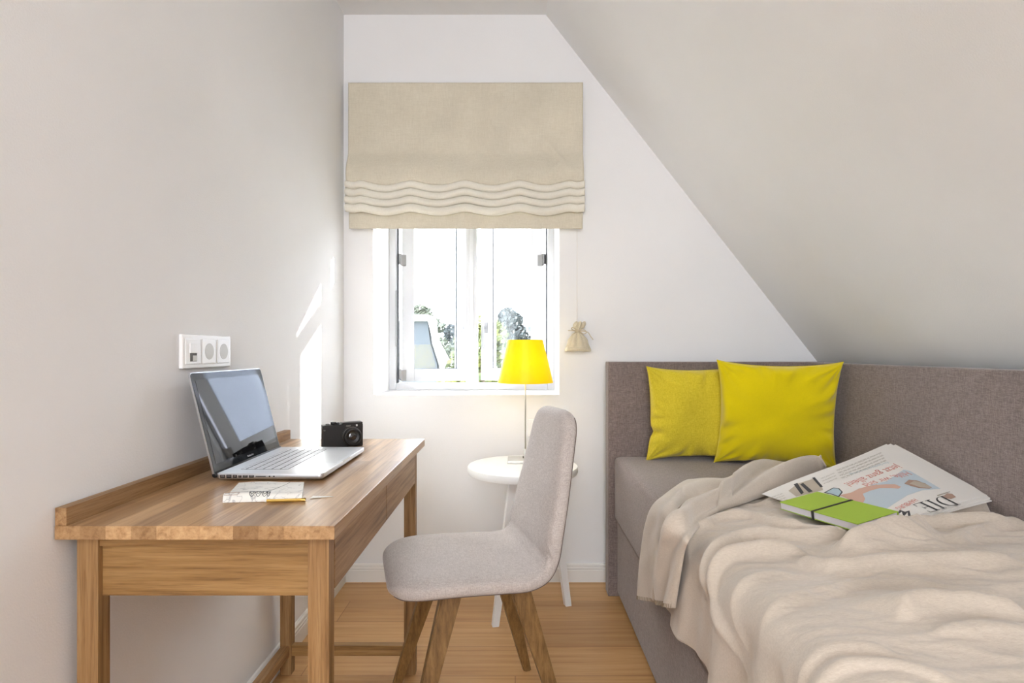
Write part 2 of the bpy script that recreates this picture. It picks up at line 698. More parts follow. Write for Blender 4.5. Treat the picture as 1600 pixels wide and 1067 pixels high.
baseboard('baseboard_back', (XL, YW), (XS1, YW), (0, -1), 'white moulded baseboard under the window')
baseboard('baseboard_left', (XL, YB), (XL, YW - 0.015), (1, 0), 'white moulded baseboard behind the desk')

# ------------------------------------------------------------------ window
FY0, FY1 = YW + 0.325, YW + 0.395
win = thing('window_1', 'white two-casement window standing open', 'window', (0, 0, 0), kind='structure')
x0, x1, z0, z1 = WO
fw = 0.036
bm = bmesh.new()
add_box(bm, x0, x0 + fw, FY0, FY1, z0, z1, 0.004)
add_box(bm, x1 - fw, x1, FY0, FY1, z0, z1, 0.004)
add_box(bm, x0 + fw, x1 - fw, FY0, FY1, z0, z0 + fw, 0.004)
add_box(bm, x0 + fw, x1 - fw, FY0, FY1, z1 - fw, z1, 0.004)
bm_obj('window_frame', bm, M['upvc'], win)
mxc = (x0 + x1) / 2 - 0.001
bm = bmesh.new()
add_box(bm, mxc - 0.030, mxc + 0.030, FY0, FY1, z0 + fw, z1 - fw, 0.006)
add_box(bm, mxc - 0.012, mxc + 0.012, FY0 - 0.006, FY0 + 0.01, z0 + fw, z1 - fw, 0.003)
bm_obj('mullion', bm, M['upvc'], win)
for sx in (x0 + fw + 0.0005, x1 - fw - 0.0065):
    box('gasket', sx, sx + 0.006, FY0 + 0.03, FY1 - 0.01, z0 + fw, z1 - fw, M['gasket'], win)


def sash(hx, side, ang):
    """casement hinged at hx, side=+1 leaf extends to +x when shut, opens outward by ang"""
    e = bpy.data.objects.new('sash_pivot', None)
    W = 0.368
    zb, zt = z0 + fw + 0.006, z1 - fw - 0.006
    st = 0.064
    rot = Matrix.Translation((hx, FY1 - 0.005, 0)) @ Matrix.Rotation(ang * side, 4, 'Z')
    bpy.data.objects.remove(e)
    def bx(bm, u0, u1, a, b, c, d, bev=0.003):
        lo, hi = (u0, u1) if side > 0 else (-u1, -u0)
        add_box(bm, lo, hi, a, b, c, d, bev, 2, rot)
    bm = bmesh.new()
    bx(bm, 0, st, -0.03, 0.025, zb, zt)
    bx(bm, W - st, W, -0.03, 0.025, zb, zt)
    bx(bm, st, W - st, -0.03, 0.025, zb, zb + st)
    bx(bm, st, W - st, -0.03, 0.025, zt - st, zt)
    s = bm_obj('sash', bm, M['upvc'], win)
    bm = bmesh.new()
    bx(bm, st - 0.002, W - st + 0.002, -0.006, -0.001, zb + st - 0.002, zt - st + 0.002, 0)
    bx(bm, st - 0.002, W - st + 0.002, 0.008, 0.013, zb + st - 0.002, zt - st + 0.002, 0)
    g = bm_obj('pane', bm, M['glass'], s)
    bm = bmesh.new()
    for a, b, c, d in ((st, st + 0.0035, zb + st, zt - st), (W - st - 0.0035, W - st, zb + st, zt - st),
                       (st, W - st, zb + st, zb + st + 0.003), (st, W - st, zt - st - 0.003, zt - st)):
        bx(bm, a, b, -0.012, -0.004, c, d, 0)
    bm_obj('glazing_seal', bm, M['gasket'], s)
    # handle on the free stile
    bm = bmesh.new()
    hz = 1.185
    c = W - st / 2
    bx(bm, c - 0.011, c + 0.011, -0.040, -0.030, hz - 0.03, hz + 0.03, 0.003)
    bx(bm, c - 0.008, c + 0.008, -0.068, -0.038, hz - 0.008, hz + 0.008, 0.003)
    bx(bm, c - 0.008, c + 0.008, -0.072, -0.060, hz - 0.115, hz + 0.010, 0.003)
    bm_obj('window_handle', bm, M['hinge'] if side < 0 else M['upvc'], s)
    for zz in (0.93, 1.53):
        bm = bmesh.new()
        bx(bm, -0.012, 0.016, -0.050, -0.028, zz - 0.028, zz + 0.028, 0.003)
        bx(bm, -0.020, -0.006, -0.046, -0.020, zz - 0.020, zz + 0.034, 0.003)
        bm_obj('hinge', bm, M['hinge'], win)
    return s


sash(x0 + fw + 0.014, 1, math.radians(24))
sash(x1 - fw - 0.014, -1, math.radians(27))
# opening restrictor bar on the left jamb
box('restrictor_bar', x0 + fw - 0.002, x0 + fw + 0.004, FY0 - 0.004, FY0 + 0.006, 1.08, 1.37, M['hinge'], win, 0.001)
# outer sill
box('window_sill', x0, x1, FY1, YW + WD + 0.04, z0 - 0.03, z0 - 0.002, M['upvc'], win, 0.003)

# unseen frame added around the rear fill light, no real window
w2 = thing('fill_light_frame', 'unseen frame added around the fill light behind the viewer', 'window', (0, 0, 0), kind='structure')
bm = bmesh.new()
for a in ((-0.77, -0.71, 0.79, 2.31), (0.41, 0.47, 0.79, 2.31), (-0.71, 0.41, 0.79, 0.85), (-0.71, 0.41, 2.25, 2.31)):
    add_box(bm, max(a[0], XL + 0.001), a[1], YB + 0.001, YB + 0.05, a[2], a[3], 0.003)
bm_obj('window_frame', bm, M['upvc'], w2)  # bars around the added fill light, the wall behind is closed

# ------------------------------------------------------------------ roman blind
BL0, BL1 = -0.757, 0.307
blind = thing('roman_blind', 'beige linen roman blind half drawn over the window', 'blind', (0, YW, 0))
YBL = -0.035


def wavy(x):
    # scallops between the lifting tapes
    tapes = [-0.757, -0.695, -0.47, -0.225, 0.02, 0.245, 0.307]
    for a, b in zip(tapes[:-1], tapes[1:]):
        if a <= x <= b + 1e-9:
            w = b - a
            return -0.021 * max(0.0, math.sin(PI * (x - a) / w)) ** 1.4 * min(1, w / 0.22)
    return 0


nx_, nz_ = 140, 70
vs = []
zt_, zb_ = 2.273, 1.818
for i in range(nx_):
    x = BL0 + (BL1 - BL0) * i / (nx_ - 1)
    for j in range(nz_):
        t = j / (nz_ - 1)
        zz = zt_ + (zb_ - zt_) * t
        y = YBL
        low = max(0, (t - 0.70) / 0.30)
        # belly that overhangs the stacked folds
        y -= 0.040 * math.sin(low * PI * 0.62) ** 1.3
        zz += wavy(x) * low ** 2
        y += 0.0022 * mnoise.noise((x * 5, zz * 7, 0.3)) + 0.001 * mnoise.noise((x * 22, zz * 5, 2.1))
        if x > 0.08:
            y -= 0.010 * math.exp(-(((x - 0.20) * 0.8 + (zz - 1.93) * 0.6) / 0.014) ** 2) * math.exp(-((x - 0.19) / 0.06) ** 2) * math.exp(-((zz - 1.93) / .07) ** 2)
            y -= 0.007 * math.exp(-(((x - 0.17) * 0.75 - (zz - 1.87) * 0.65) / 0.012) ** 2) * math.exp(-((x - 0.17) / 0.05) ** 2) * math.exp(-((zz - 1.87) / .05) ** 2)
        vs.append((x, y, zz))
fs = grid_faces(nx_, nz_)
# tuck the belly back in
o = mesh_obj('blind_panel', vs, fs, M['blind'], blind, True)
sm = o.modifiers.new('thick', 'SOLIDIFY')
sm.thickness = 0.002
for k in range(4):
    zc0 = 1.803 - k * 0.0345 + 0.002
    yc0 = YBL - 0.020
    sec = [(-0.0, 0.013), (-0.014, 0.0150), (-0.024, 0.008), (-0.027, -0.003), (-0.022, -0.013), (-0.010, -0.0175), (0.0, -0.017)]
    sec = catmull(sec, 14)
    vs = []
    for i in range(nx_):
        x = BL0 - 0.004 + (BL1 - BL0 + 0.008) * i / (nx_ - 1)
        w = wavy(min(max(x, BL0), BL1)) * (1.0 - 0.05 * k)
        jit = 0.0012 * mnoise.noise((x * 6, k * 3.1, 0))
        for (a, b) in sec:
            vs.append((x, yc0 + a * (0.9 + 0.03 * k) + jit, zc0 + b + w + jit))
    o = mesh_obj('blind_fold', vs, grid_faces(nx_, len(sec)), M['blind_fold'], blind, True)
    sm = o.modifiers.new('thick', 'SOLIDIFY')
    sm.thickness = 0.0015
vs = []
for i in range(nx_):
    x = BL0 + 0.006 + (BL1 - BL0 - 0.008) * i / (nx_ - 1)
    for j in range(24):
        t = j / 23
        zz = 1.70 + (1.610 - 1.70) * t + wavy(min(max(x, BL0), BL1)) * (1 - t)
        y = YBL - 0.004 - 0.004 * math.sin(t * PI) + 0.003 * mnoise.noise((x * 6, zz * 6, 4.4))
        y -= 0.006 * math.exp(-((x + 0.225 + (zz - 1.65) * 0.2) / 0.012) ** 2) * (1 - t)
        vs.append((x, y, zz))
o = mesh_obj('blind_hem', vs, grid_faces(nx_, 24), M['blind'], blind, True)
sm = o.modifiers.new('thick', 'SOLIDIFY')
sm.thickness = 0.003
box('head_rail', BL0 + 0.003, BL1 - 0.003, -0.032, -0.001, 2.235, 2.27, M['upvc'], blind)
tube('pull_cord', [(0.281, -0.030, 1.68), (0.281, -0.032, 1.45), (0.2805, -0.034, 1.185)], 0.0012, M['cord'], blind, 6)
for i, bx_ in enumerate((-0.47, -0.225, 0.02, 0.245)):
    tube('lift_tape', [(bx_, -0.0035, 2.24), (bx_, -0.012, 1.9), (bx_, -0.015, 1.66)], 0.001, M['cord'], blind, 5)

# linen pouch hanging from the pull cord
pouch = thing('linen_pouch', 'small beige drawstring pouch hanging from the blind cord', 'pouch', (0.283, YW - 0.036, 1.05))
prof = [(0.030, 0.0), (0.053, 0.004), (0.056, 0.010), (0.052, 0.022), (0.046, 0.040), (0.038, 0.058), (0.026, 0.076), (0.013, 0.090), (0.009, 0.096)]
top = [(0.009, 0.096), (0.013, 0.103), (0.020, 0.113), (0.024, 0.124), (0.022, 0.134), (0.017, 0.138), (0.010, 0.132)]


def pouchmesh(name, prof, seed, flat=0.45, skew=0.0, rip=0.12):
    n = 64
    P = catmull(prof, 34)
    vs = []
    for r, z in P:
        for k in range(n):
            th = 2 * PI * k / n
            q = 1 + rip * math.sin(th * 9 + seed) * (1 if name != 'pouch_body' else min(1, z / 0.06)) + 0.06 * math.sin(th * 5 + 1.3 * seed)
            fl = flat
            x = r * math.cos(th) * (1 + 0.04 * math.sin(3 * z * 40))
            y = r * math.sin(th) * fl * q
            zz = z + (0.004 * math.sin(th * 4 + seed) if name != 'pouch_body' and z > 0.115 else 0)
            if name == 'pouch_body' and z < 0.02:
                zz += 0.006 * (1 - (x / 0.056) ** 2)
            vs.append((x * q + skew * (z - 0.096), max(-0.03, min(0.03, y)), zz))
    fs = []
    for i in range(len(P) - 1):
        for k in range(n):
            k2 = (k + 1) % n
            fs.append((i * n + k, i * n + k2, (i + 1) * n + k2, (i + 1) * n + k))
    fs.append(tuple(range(n))[::-1])
    return mesh_obj(name, vs, fs, M['linen'], pouch, True)


pouchmesh('pouch_body', prof, 0.5, 0.5, 0.0, 0.13)
pouchmesh('pouch_ruffle', top, 1.7, 0.55, 0.25, 0.2)
yy = -0.018


def loop(pts, r=0.0021):
    return catmull([(a, yy + c, b) for a, b, c in pts], 26)


ribv, ribf = [], []
for pts in ([(0, .097, 0), (-.014, .106, -.004), (-.026, .112, -.004), (-.030, .106, -.003), (-.018, .100, -.002), (0, .096, 0)],
            [(0, .097, 0), (.016, .103, -.004), (.030, .100, -.006), (.036, .089, -.006), (.024, .084, -.006), (.010, .092, -.004), (0, .096, 0)],
            [(0, .096, 0), (-.012, .090, -.004), (-.024, .083, -.004), (-.030, .075, -.002)],
            [(0, .096, 0), (-.018, .098, -.004), (-.045, .099, -.002)],
            [(0, .096, 0), (.024, .096, -.005), (.044, .090, -.006), (.056, .073, -.003), (.068, .058, 0)]):
    tube_geo([tuple(p) for p in loop(pts)], 0.0021, 6, True, ribv, ribf)
mesh_obj('ribbon_bow', ribv, ribf, M['cord_ribbon'], pouch, True)
vs, fs = tube_geo([(0.0115 * math.cos(a), 0.0085 * math.sin(a), 0.0965) for a in np.linspace(0, 2 * PI, 24)], 0.0026, 6)
mesh_obj('ribbon_wrap', vs, fs, M['cord_ribbon'], pouch, True)
tube('hanging_loop', [(-0.002, 0, 0.128), (-0.0025, 0.0015, 0.14), (-0.0025, 0.002, 0.1355)], 0.0014, M['cord'], pouch, 6)


# ------------------------------------------------------------------ sockets
def disc(bm, c, axis_u, axis_v, nrm, r, depth, n=28):
    c = Vector(c)
    a = [bm.verts.new(c + axis_u * (r * math.cos(2 * PI * k / n)) + axis_v * (r * math.sin(2 * PI * k / n))) for k in range(n)]
    b = [bm.verts.new(v.co - nrm * depth) for v in a]
    bm.faces.new(a)
    for k in range(n):
        bm.faces.new((a[k], b[k], b[(k + 1) % n], a[(k + 1) % n]))
    bmesh.ops.recalc_face_normals(bm, faces=bm.faces[:])


so = thing('triple_socket', 'white triple wall socket with data port and two outlets above laptop', 'socket', (XL, 1.443, 1.055))
bm = bmesh.new()
add_box(bm, 0, 0.010, -0.112, 0.112, -0.041, 0.041, 0.004, 3)
o = bm_obj('socket_frame', bm, M['plastic'], so)
for i, yc in enumerate((-0.0715, 0, 0.0715)):
    bm = bmesh.new()
    add_box(bm, 0.009, 0.0125, yc - 0.031, yc + 0.031, -0.031, 0.031, 0.002, 2)
    ins = bm_obj('socket_insert', bm, M['plastic'], so)
    if i == 0:
        box('port_shutter', 0.012, 0.0155, yc - 0.017, yc + 0.017, -0.004, 0.020, M['plastic'], ins, 0.001)
        box('port_opening', 0.0122, 0.0132, yc - 0.014, yc + 0.014, -0.024, -0.004, M['dark_hole'], ins)
        box('port_flap', 0.0128, 0.0142, yc - 0.004, yc + 0.013, -0.023, -0.010, M['plastic_grey'], ins)
    else:
        bm = bmesh.new()
        disc(bm, (0.0130, yc, 0), Vector((0, 1, 0)), Vector((0, 0, 1)), Vector((1, 0, 0)), 0.0205, 0.001)
        bm_obj('outlet_well', bm, M['plastic_grey'], ins)

so = thing('single_socket', 'white single power outlet low on the window wall beside lamp', 'socket', (0.097, YW, 0.7035))
bm = bmesh.new()
add_box(bm, -0.0405, 0.0405, -0.010, 0, -0.0405, 0.0405, 0.004, 3)
bm_obj('socket_frame', bm, M['plastic'], so)
box('socket_insert', -0.030, 0.030, -0.0125, -0.009, -0.030, 0.030, M['plastic'], so, 0.002)
bm = bmesh.new()
disc(bm, (0, -0.0130, 0), Vector((1, 0, 0)), Vector((0, 0, 1)), Vector((0, -1, 0)), 0.0200, 0.001)
wl = bm_obj('outlet_well', bm, M['plastic_grey'], so)
for px_ in (-0.0095, 0.0095):
    bm = bmesh.new()
    disc(bm, (px_, -0.0136, 0), Vector((1, 0, 0)), Vector((0, 0, 1)), Vector((0, -1, 0)), 0.0032, 0.001, 14)
    bm_obj('pin_hole', bm, M['dark_hole'], wl)
bm = bmesh.new()
disc(bm, (0, -0.0136, 0), Vector((1, 0, 0)), Vector((0, 0, 1)), Vector((0, -1, 0)), 0.002, 0.001, 12)
bm_obj('screw', bm, M['brass'], wl)
for sz in (-0.0165, 0.0165):
    box('earth_clip', -0.003, 0.003, -0.0142, -0.0128, sz - 0.003, sz + 0.003, M['brass'], wl)

# ------------------------------------------------------------------ desk
DX0, DX1, DY0, DY1, DZ = -0.786, -0.3085, 0.9705, 1.941, 0.757
desk = thing('desk', 'oak writing desk with two drawers against the left wall', 'desk', (DX0, DY0, 0))
dl, dw = DY1 - DY0, DX1 - DX0
box('desk_top', 0, dw, 0, dl, DZ - 0.0235, DZ, M['oak_top'], desk, 0.0015)
box('back_rail', 0.0, 0.0195, 0.001, dl, DZ, DZ + 0.031, M['oak_y'], desk, 0.0012)
LX0, LX1 = 0.019, dw - 0.0175
LW = 0.037
legs = []
for (ax, ay) in ((LX0, 0.025), (LX1 - LW, 0.025), (LX0, 0.885), (LX1 - LW, 0.885)):
    box('leg', ax, ax + LW, ay, ay + 0.030, 0, DZ - 0.0235, M['oak_z'], desk, 0.0012)
ya, yb = 0.025, 0.915
box('side_rail', LX0 + LW * 0.75, LX1 - LW, 0.029, 0.045, DZ - 0.044, DZ - 0.0235, M['oak_x'], desk, 0.0005)
box('side_panel', LX0 + LW, LX1 - LW, 0.036, 0.05, 0.623, DZ - 0.043, M['oak_x'], desk, 0.0008)
box('side_panel', LX0 + LW, LX1 - LW, yb - 0.022, yb - 0.008, 0.623, DZ - 0.0235, M['oak_x'], desk, 0.0008)
box('back_panel', LX0 + 0.004, LX0 + 0.018, ya + 0.03, yb - 0.03, 0.623, DZ - 0.0235, M['oak_y'], desk, 0.0008)
box('front_rail', LX1 - 0.034, LX1 - 0.020, ya + 0.028, yb - 0.028, DZ - 0.036, DZ - 0.0235, M['oak_y'], desk, 0.0005)
fx = LX1
ymid = 0.4712
for (a, b) in ((0.0585, ymid - 0.002), (ymid + 0.002, 0.881)):
    d = box('drawer_front', fx - 0.018, fx, a, b, 0.6265, 0.7185, M['oak_y'], desk, 0.001)
    bm = bmesh.new()
    add_box(bm, 0.06, fx - 0.018, a + 0.012, a + 0.024, 0.64, 0.705)
    add_box(bm, 0.06, fx - 0.018, b - 0.024, b - 0.012, 0.64, 0.705)
    add_box(bm, 0.06, fx - 0.018, a + 0.012, b - 0.012, 0.632, 0.640)
    add_box(bm, 0.052, 0.06, a + 0.012, b - 0.012, 0.632, 0.705)
    bm_obj('drawer_box', bm, M['oak_y'], d)
sz0, sz1 = 0.060, 0.094
box('stretcher', LX0 + 0.004, LX0 + 0.030, ya + 0.03, yb - 0.03, sz0, sz1, M['oak_y'], desk, 0.001)
box('stretcher', LX0 + LW, LX1 - LW, yb - 0.027, yb - 0.004, sz0, sz1, M['oak_x'], desk, 0.001)

# ------------------------------------------------------------------ laptop
LPX, LPY, LPZ = -0.690, 1.303, DZ
lap = thing('laptop', 'open silver laptop with glossy black screen on the oak desk', 'laptop', (LPX, LPY, LPZ))
LW_, LD_ = 0.364, 0.250
bm = bmesh.new()


def rounded_slab(bm, x0, x1, y0, y1, z0, z1, r, seg=6, rb=0.004):
    pts = []
    for cx, cy, a0 in ((x1 - r, y1 - r, 0), (x0 + r, y1 - r, 90), (x0 + r, y0 + r, 180), (x1 - r, y0 + r, 270)):
        for k in range(seg + 1):
            a = math.radians(a0 + 90 * k / seg)
            pts.append((cx, cy, math.cos(a), math.sin(a)))
    rings = []
    for off, z in ((rb, z0), (0.0008, z0 + rb * 0.7), (0, z0 + rb), (0, z1 - 0.001), (0.0008, z1)):
        rings.append([bm.verts.new((cx + (r - off) * c, cy + (r - off) * s, z)) for cx, cy, c, s in pts])
    n = len(pts)
    for a, b in zip(rings[:-1], rings[1:]):
        for i in range(n):
            j = (i + 1) % n
            bm.faces.new((a[i], a[j], b[j], b[i]))
    bm.faces.new(rings[0][::-1])
    bm.faces.new(rings[-1])


rounded_slab(bm, 0.002, LD_, 0, LW_, 0.0035, 0.0185, 0.012, rb=0.006)
base = bm_obj('laptop_base', bm, M['alu'], lap)
autosmooth(base, 40)
kx0, kx1 = 0.040, 0.152
ky0, ky1 = 0.045, LW_ - 0.045
kb = box('keyboard', kx0, kx1, ky0, ky1, 0.0184, 0.0188, M['keywell'], lap)
rows = [14, 14, 14, 13, 12, 0]
pit = (ky1 - ky0) / 14
kme = {}


def key(u0, u1, v0, v1):
    w, h = round(u1 - u0, 5), round(v1 - v0, 5)
    if (w, h) not in kme:
        bm = bmesh.new()
        add_box(bm, 0, w, 0, h, 0, 0.0006, 0.0002, 1)
        me = bpy.data.meshes.new('key')
        bm.to_mesh(me)
        bm.free()
        me.materials.append(M['key'])
        kme[(w, h)] = me
    o = bpy.data.objects.new('key', kme[(w, h)])
    COL.objects.link(o)
    o.location = (u0, v0, 0.0188)
    o.parent = kb


gap = 0.0034
xr = kx0
for r, cnt in enumerate(rows):
    hgt = 0.0115 if r == 0 else 0.0195
    a, b = xr + gap / 2, xr + hgt - gap / 2 + 0.0004
    if cnt:
        if cnt == 14:
            ws = [1] * 14
        elif cnt == 13:
            ws = [1.5] + [1] * 11 + [1.5]
        else:
            ws = [2.0] + [1] * 10 + [2.0]
    else:
        ws = [1, 1, 1, 1.25, 5.0, 1.25, 1, 1, 1, 0.5]
    # the user sits on the +x side, so the left of the keyboard is at low y
    y = ky0
    tot = sum(ws)
    for w in ws:
        wy = w / tot * (ky1 - ky0)
        key(a, b, y + gap / 2, y + wy - gap / 2)
        y += wy
    xr += hgt + 0.0006
box('trackpad', 0.166, 0.242, LW_ / 2 - 0.052, LW_ / 2 + 0.052, 0.0184, 0.0188, M['trackpad'], lap, 0.0001)
box('lid_notch', LD_ - 0.004, LD_ + 0.0004, LW_ / 2 - 0.03, LW_ / 2 + 0.03, 0.0145, 0.0187, M['alu_edge'], lap)
bm = bmesh.new()
px_ = 0.014
for w, h, in ((0.0115, 0.0075), (0.0115, 0.008), (0.0095, 0.007), (0.007, 0.005), (0.011, 0.0055), (0.011, 0.0055)):
    pt = box('port', px_, px_ + w, -0.0004, 0.004, 0.0118 - h / 2, 0.0118 + h / 2, M['rubber'], lap)
    box('port_tongue', px_ + 0.002, px_ + w - 0.002, -0.0007, 0.001, 0.0122, 0.0132, M['alu_edge'], pt)
    px_ += w + 0.0032
bm.free()
box('port', px_ + 0.001, px_ + 0.024, -0.0004, 0.003, 0.011, 0.0128, M['rubber'], lap)
for q in (0.031, 0.041):
    box('port', px_ + q, px_ + q + 0.0035, -0.0004, 0.003, 0.0103, 0.0133, M['rubber'], lap, 0.0005)
for fx_, fy_ in ((0.02, 0.03), (0.02, LW_ - 0.03), (LD_ - 0.02, 0.03), (LD_ - 0.02, LW_ - 0.03)):
    lathe('rubber_foot', [(0.006, 0), (0.007, 0.002), (0.007, 0.0042)], M['rubber'], lap, 16, (fx_, fy_, 0))
tube('hinge', [(0.001, 0.002, 0.0145), (0.001, LW_ - 0.002, 0.0145)], 0.0066, M['rubber'], lap, 14)
# lid: local frame, v up along the lid, y along the hinge
tilt = math.radians(14)
mt = Matrix.Translation((0.0005, 0, 0.0175)) @ Matrix.Rotation(-tilt, 4, 'Y')
LH = 0.2385


def lid_shape(bm, t0, t1, inset=0.0, zlo=0.0, r=0.010):
    y0, y1, z0, z1 = inset, LW_ - inset, zlo, LH - inset
    pts = []
    for cy, cz, a0, rr in ((y1 - r, z1 - r, 0, r), (y0 + r, z1 - r, 90, r), (y0 + 0.002, z0 + 0.002, 180, 0.002), (y1 - 0.002, z0 + 0.002, 270, 0.002)):
        for k in range(7):
            a = math.radians(a0 + 90 * k / 6)
            pts.append((cy + rr * math.cos(a), cz + rr * math.sin(a)))
    A = [bm.verts.new((t0, y, z)) for y, z in pts]
    B = [bm.verts.new((t1, y, z)) for y, z in pts]
    bm.faces.new(A[::-1])
    bm.faces.new(B)
    n = len(pts)
    for i in range(n):
        j = (i + 1) % n
        bm.faces.new((A[i], A[j], B[j], B[i]))
    bmesh.ops.transform(bm, matrix=mt, verts=A + B)
    bmesh.ops.recalc_face_normals(bm, faces=bm.faces[:])


bm = bmesh.new()
lid_shape(bm, -0.0042, 0.0)
lid = bm_obj('lid', bm, M['alu_edge'], lap)
bm = bmesh.new()
lid_shape(bm, 0.0, 0.0007, 0.002, 0.001, 0.009)
bm_obj('bezel', bm, M['bezel'], lid)
box('screen', 0.0007, 0.0011, 0.016, LW_ - 0.016, 0.020, LH - 0.018, M['screen'], lid, mtx=mt)
tv, tf = text_mesh('MacBook Pro', 0.0062)
tw = max(v[0] for v in tv)
mesh_obj('bezel_lettering', [mt @ Vector((0.00115, LW_ / 2 - tw / 2 + v[0], 0.008 + v[1])) for v in tv], tf, M['print_white'], lid)

# ------------------------------------------------------------------ photo camera
cyaw = math.radians(29)
ph = thing('compact_camera', 'black rangefinder style camera standing at the back of the desk', 'camera', (-0.588, 1.742, DZ), cyaw)
box('camera_body', 0, 0.122, 0, 0.034, 0, 0.062, M['cam_leather'], ph, 0.006, 4)
box('top_plate', 0.0, 0.122, 0.0005, 0.0335, 0.058, 0.070, M['cam_black'], ph, 0.004, 3)
box('viewfinder_hump', 0.058, 0.121, 0.001, 0.033, 0.066, 0.0755, M['cam_black'], ph, 0.003, 3)
for cx, r, h in ((0.034, 0.0085, 0.078), (0.047, 0.006, 0.0755), (0.016, 0.006, 0.0735)):
    lathe('dial', [(r, 0.068), (r, h - 0.001), (r * 0.9, h)], M['cam_metal'] if cx == 0.016 else M['cam_black'], ph, 24, (cx, 0.017, 0))
lens_c = (0.086, 0, 0.033)


def lathe_y(name, prof, mat, parent, c, n=40):
    vs, fs = [], []
    for r, d in prof:
        for k in range(n):
            th = 2 * PI * k / n
            vs.append((c[0] + r * math.cos(th), c[1] - d, c[2] + r * math.sin(th)))
    for i in range(len(prof) - 1):
        for k in range(n):
            k2 = (k + 1) % n
            fs.append((i * n + k, (i + 1) * n + k, (i + 1) * n + k2, i * n + k2))
    fs.append(tuple((len(prof) - 1) * n + k for k in range(n)))
    o = mesh_obj(name, vs, fs, mat, parent)
    return autosmooth(o, 30)


lathe_y('lens_mount', [(0.0305, 0), (0.0305, 0.004), (0.028, 0.0055)], M['cam_black'], ph, lens_c)
lathe_y('lens_barrel', [(0.028, 0.004), (0.028, 0.012), (0.0265, 0.013), (0.0265, 0.020), (0.0255, 0.0215), (0.0215, 0.0218), (0.020, 0.0165), (0.014, 0.015), (0.012, 0.014)], M['cam_black'], ph, lens_c)
lathe_y('lens_ring', [(0.0285, 0.0052), (0.0292, 0.006), (0.0292, 0.0072), (0.0282, 0.008)], M['cam_metal'], ph, lens_c)
lathe_y('front_element', [(0.0125, 0.0142), (0.010, 0.0155), (0.006, 0.0165), (0.002, 0.0169)], M['lens'], ph, lens_c)
box('viewfinder_window', 0.0995, 0.1045, -0.0006, 0.002, 0.0625, 0.0685, M['print_white'], ph, 0.001)
box('flash_window', 0.069, 0.083, -0.0006, 0.002, 0.0625, 0.0675, M['cam_metal'], ph, 0.0006)
lathe('strap_lug', [(0.002, 0), (0.003, 0.002), (0.003, 0.004)], M['cam_metal'], ph, 12, (0.004, 0.0, 0.053))

# ------------------------------------------------------------------ booklet and pencil
bk = thing('folded_booklet', 'white soft booklet with thin printed lines lying by the laptop', 'booklet', (-0.575, 1.118, DZ))
A_ = Vector((0.0, 0.0, 0)); B_ = Vector((0.150, 0.016, 0)); C_ = Vector((0.098, 0.168, 0)); D_ = Vector((-0.042, 0.156, 0))
nu, nv = 34, 30


def booklet_pt(u, v, top):
    p = A_ * (1 - u) * (1 - v) + B_ * u * (1 - v) + C_ * u * v + D_ * (1 - u) * v
    # rolled edge nearest the viewer: v small
    h = 0.006 + 0.010 * math.exp(-((v - 0.07) / 0.16) ** 2) + 0.0015 * math.sin(u * 5)
    if v < 0.07:
        h *= math.sqrt(max(0.0, 1 - ((0.07 - v) / 0.07) ** 2)) * 0.94 + 0.06
    if v > 0.96:
        h *= 0.7
    return p + Vector((0, 0, h if top else 0.0006))


vs = [booklet_pt(i / (nu - 1), (j / (nv - 1)) ** 1.4, True) for i in range(nu) for j in range(nv)]
n0 = len(vs)
vs += [booklet_pt(i / (nu - 1), (j / (nv - 1)) ** 1.4, False) for i in range(nu) for j in range(nv)]
fs = grid_faces(nu, nv)
fs2 = [tuple(n0 + k for k in f)[::-1] for f in fs]
side = []
for i in range(nu - 1):
    for j in (0, nv - 1):
        a, b = i * nv + j, (i + 1) * nv + j
        side.append((a, b, n0 + b, n0 + a))
for j in range(nv - 1):
    for i in (0, nu - 1):
        a, b = i * nv + j, i * nv + j + 1
        side.append((a, b, n0 + b, n0 + a))
o = mesh_obj('booklet_cover', vs, fs + fs2 + side, M['map'], bk)
bm = bmesh.new(); bm.from_mesh(o.data); bmesh.ops.recalc_face_normals(bm, faces=bm.faces[:]); bm.to_mesh(o.data); bm.free()
autosmooth(o, 50)


def booklet_stroke(pts, r, name='printed_ornament', mat='ink'):
    path = [booklet_pt(u, v, True) + Vector((0, -0.0003, 0.0004)) for u, v in pts]
    return tube_geo([tuple(p) for p in path], r, 5)


ov, of = [], []
for cu_, rr in ((0.36, 0.036), (0.44, 0.036), (0.52, 0.036), (0.57, 0.022)):
    for k2 in (1.0, 0.6):
        pts = [(cu_ + rr * k2 * math.cos(a), 0.075 + 0.06 * k2 * math.sin(a)) for a in np.linspace(0, 2 * PI, 22)]
        pts = [(u, max(0.012, v)) for u, v in pts]
        path = [tuple(booklet_pt(u, v, True) + Vector((0, -0.0002, 0.0003))) for u, v in pts]
        tube_geo(path, 0.0006, 4, True, ov, of)
pts = [(0.02 + 0.28 * t, 0.17 - 0.03 * t) for t in np.linspace(0, 1, 14)]
tube_geo([tuple(booklet_pt(u, v, True) + Vector((0, 0, 0.0003))) for u, v in pts], 0.0004, 4, True, ov, of)
pts = [(0.3 + 0.5 * t, 0.16 + 0.8 * t ** 1.6) for t in np.linspace(0, 1, 24)]
tube_geo([tuple(booklet_pt(u, v, True) + Vector((0, 0, 0.0003))) for u, v in pts], 0.0003, 4, True, ov, of)
mesh_obj('printed_ornament', ov, of, M['ink'], bk)
ov, of = [], []
for k in range(2):
    pts = [(0.01, 0.035 + 0.05 * k), (0.18, 0.033 + 0.05 * k), (0.2, 0.06), (0.18, 0.085)]
    tube_geo([tuple(booklet_pt(u, v, True) + Vector((0, -0.0002, 0.0003))) for u, v in pts], 0.0005, 4, True, ov, of)
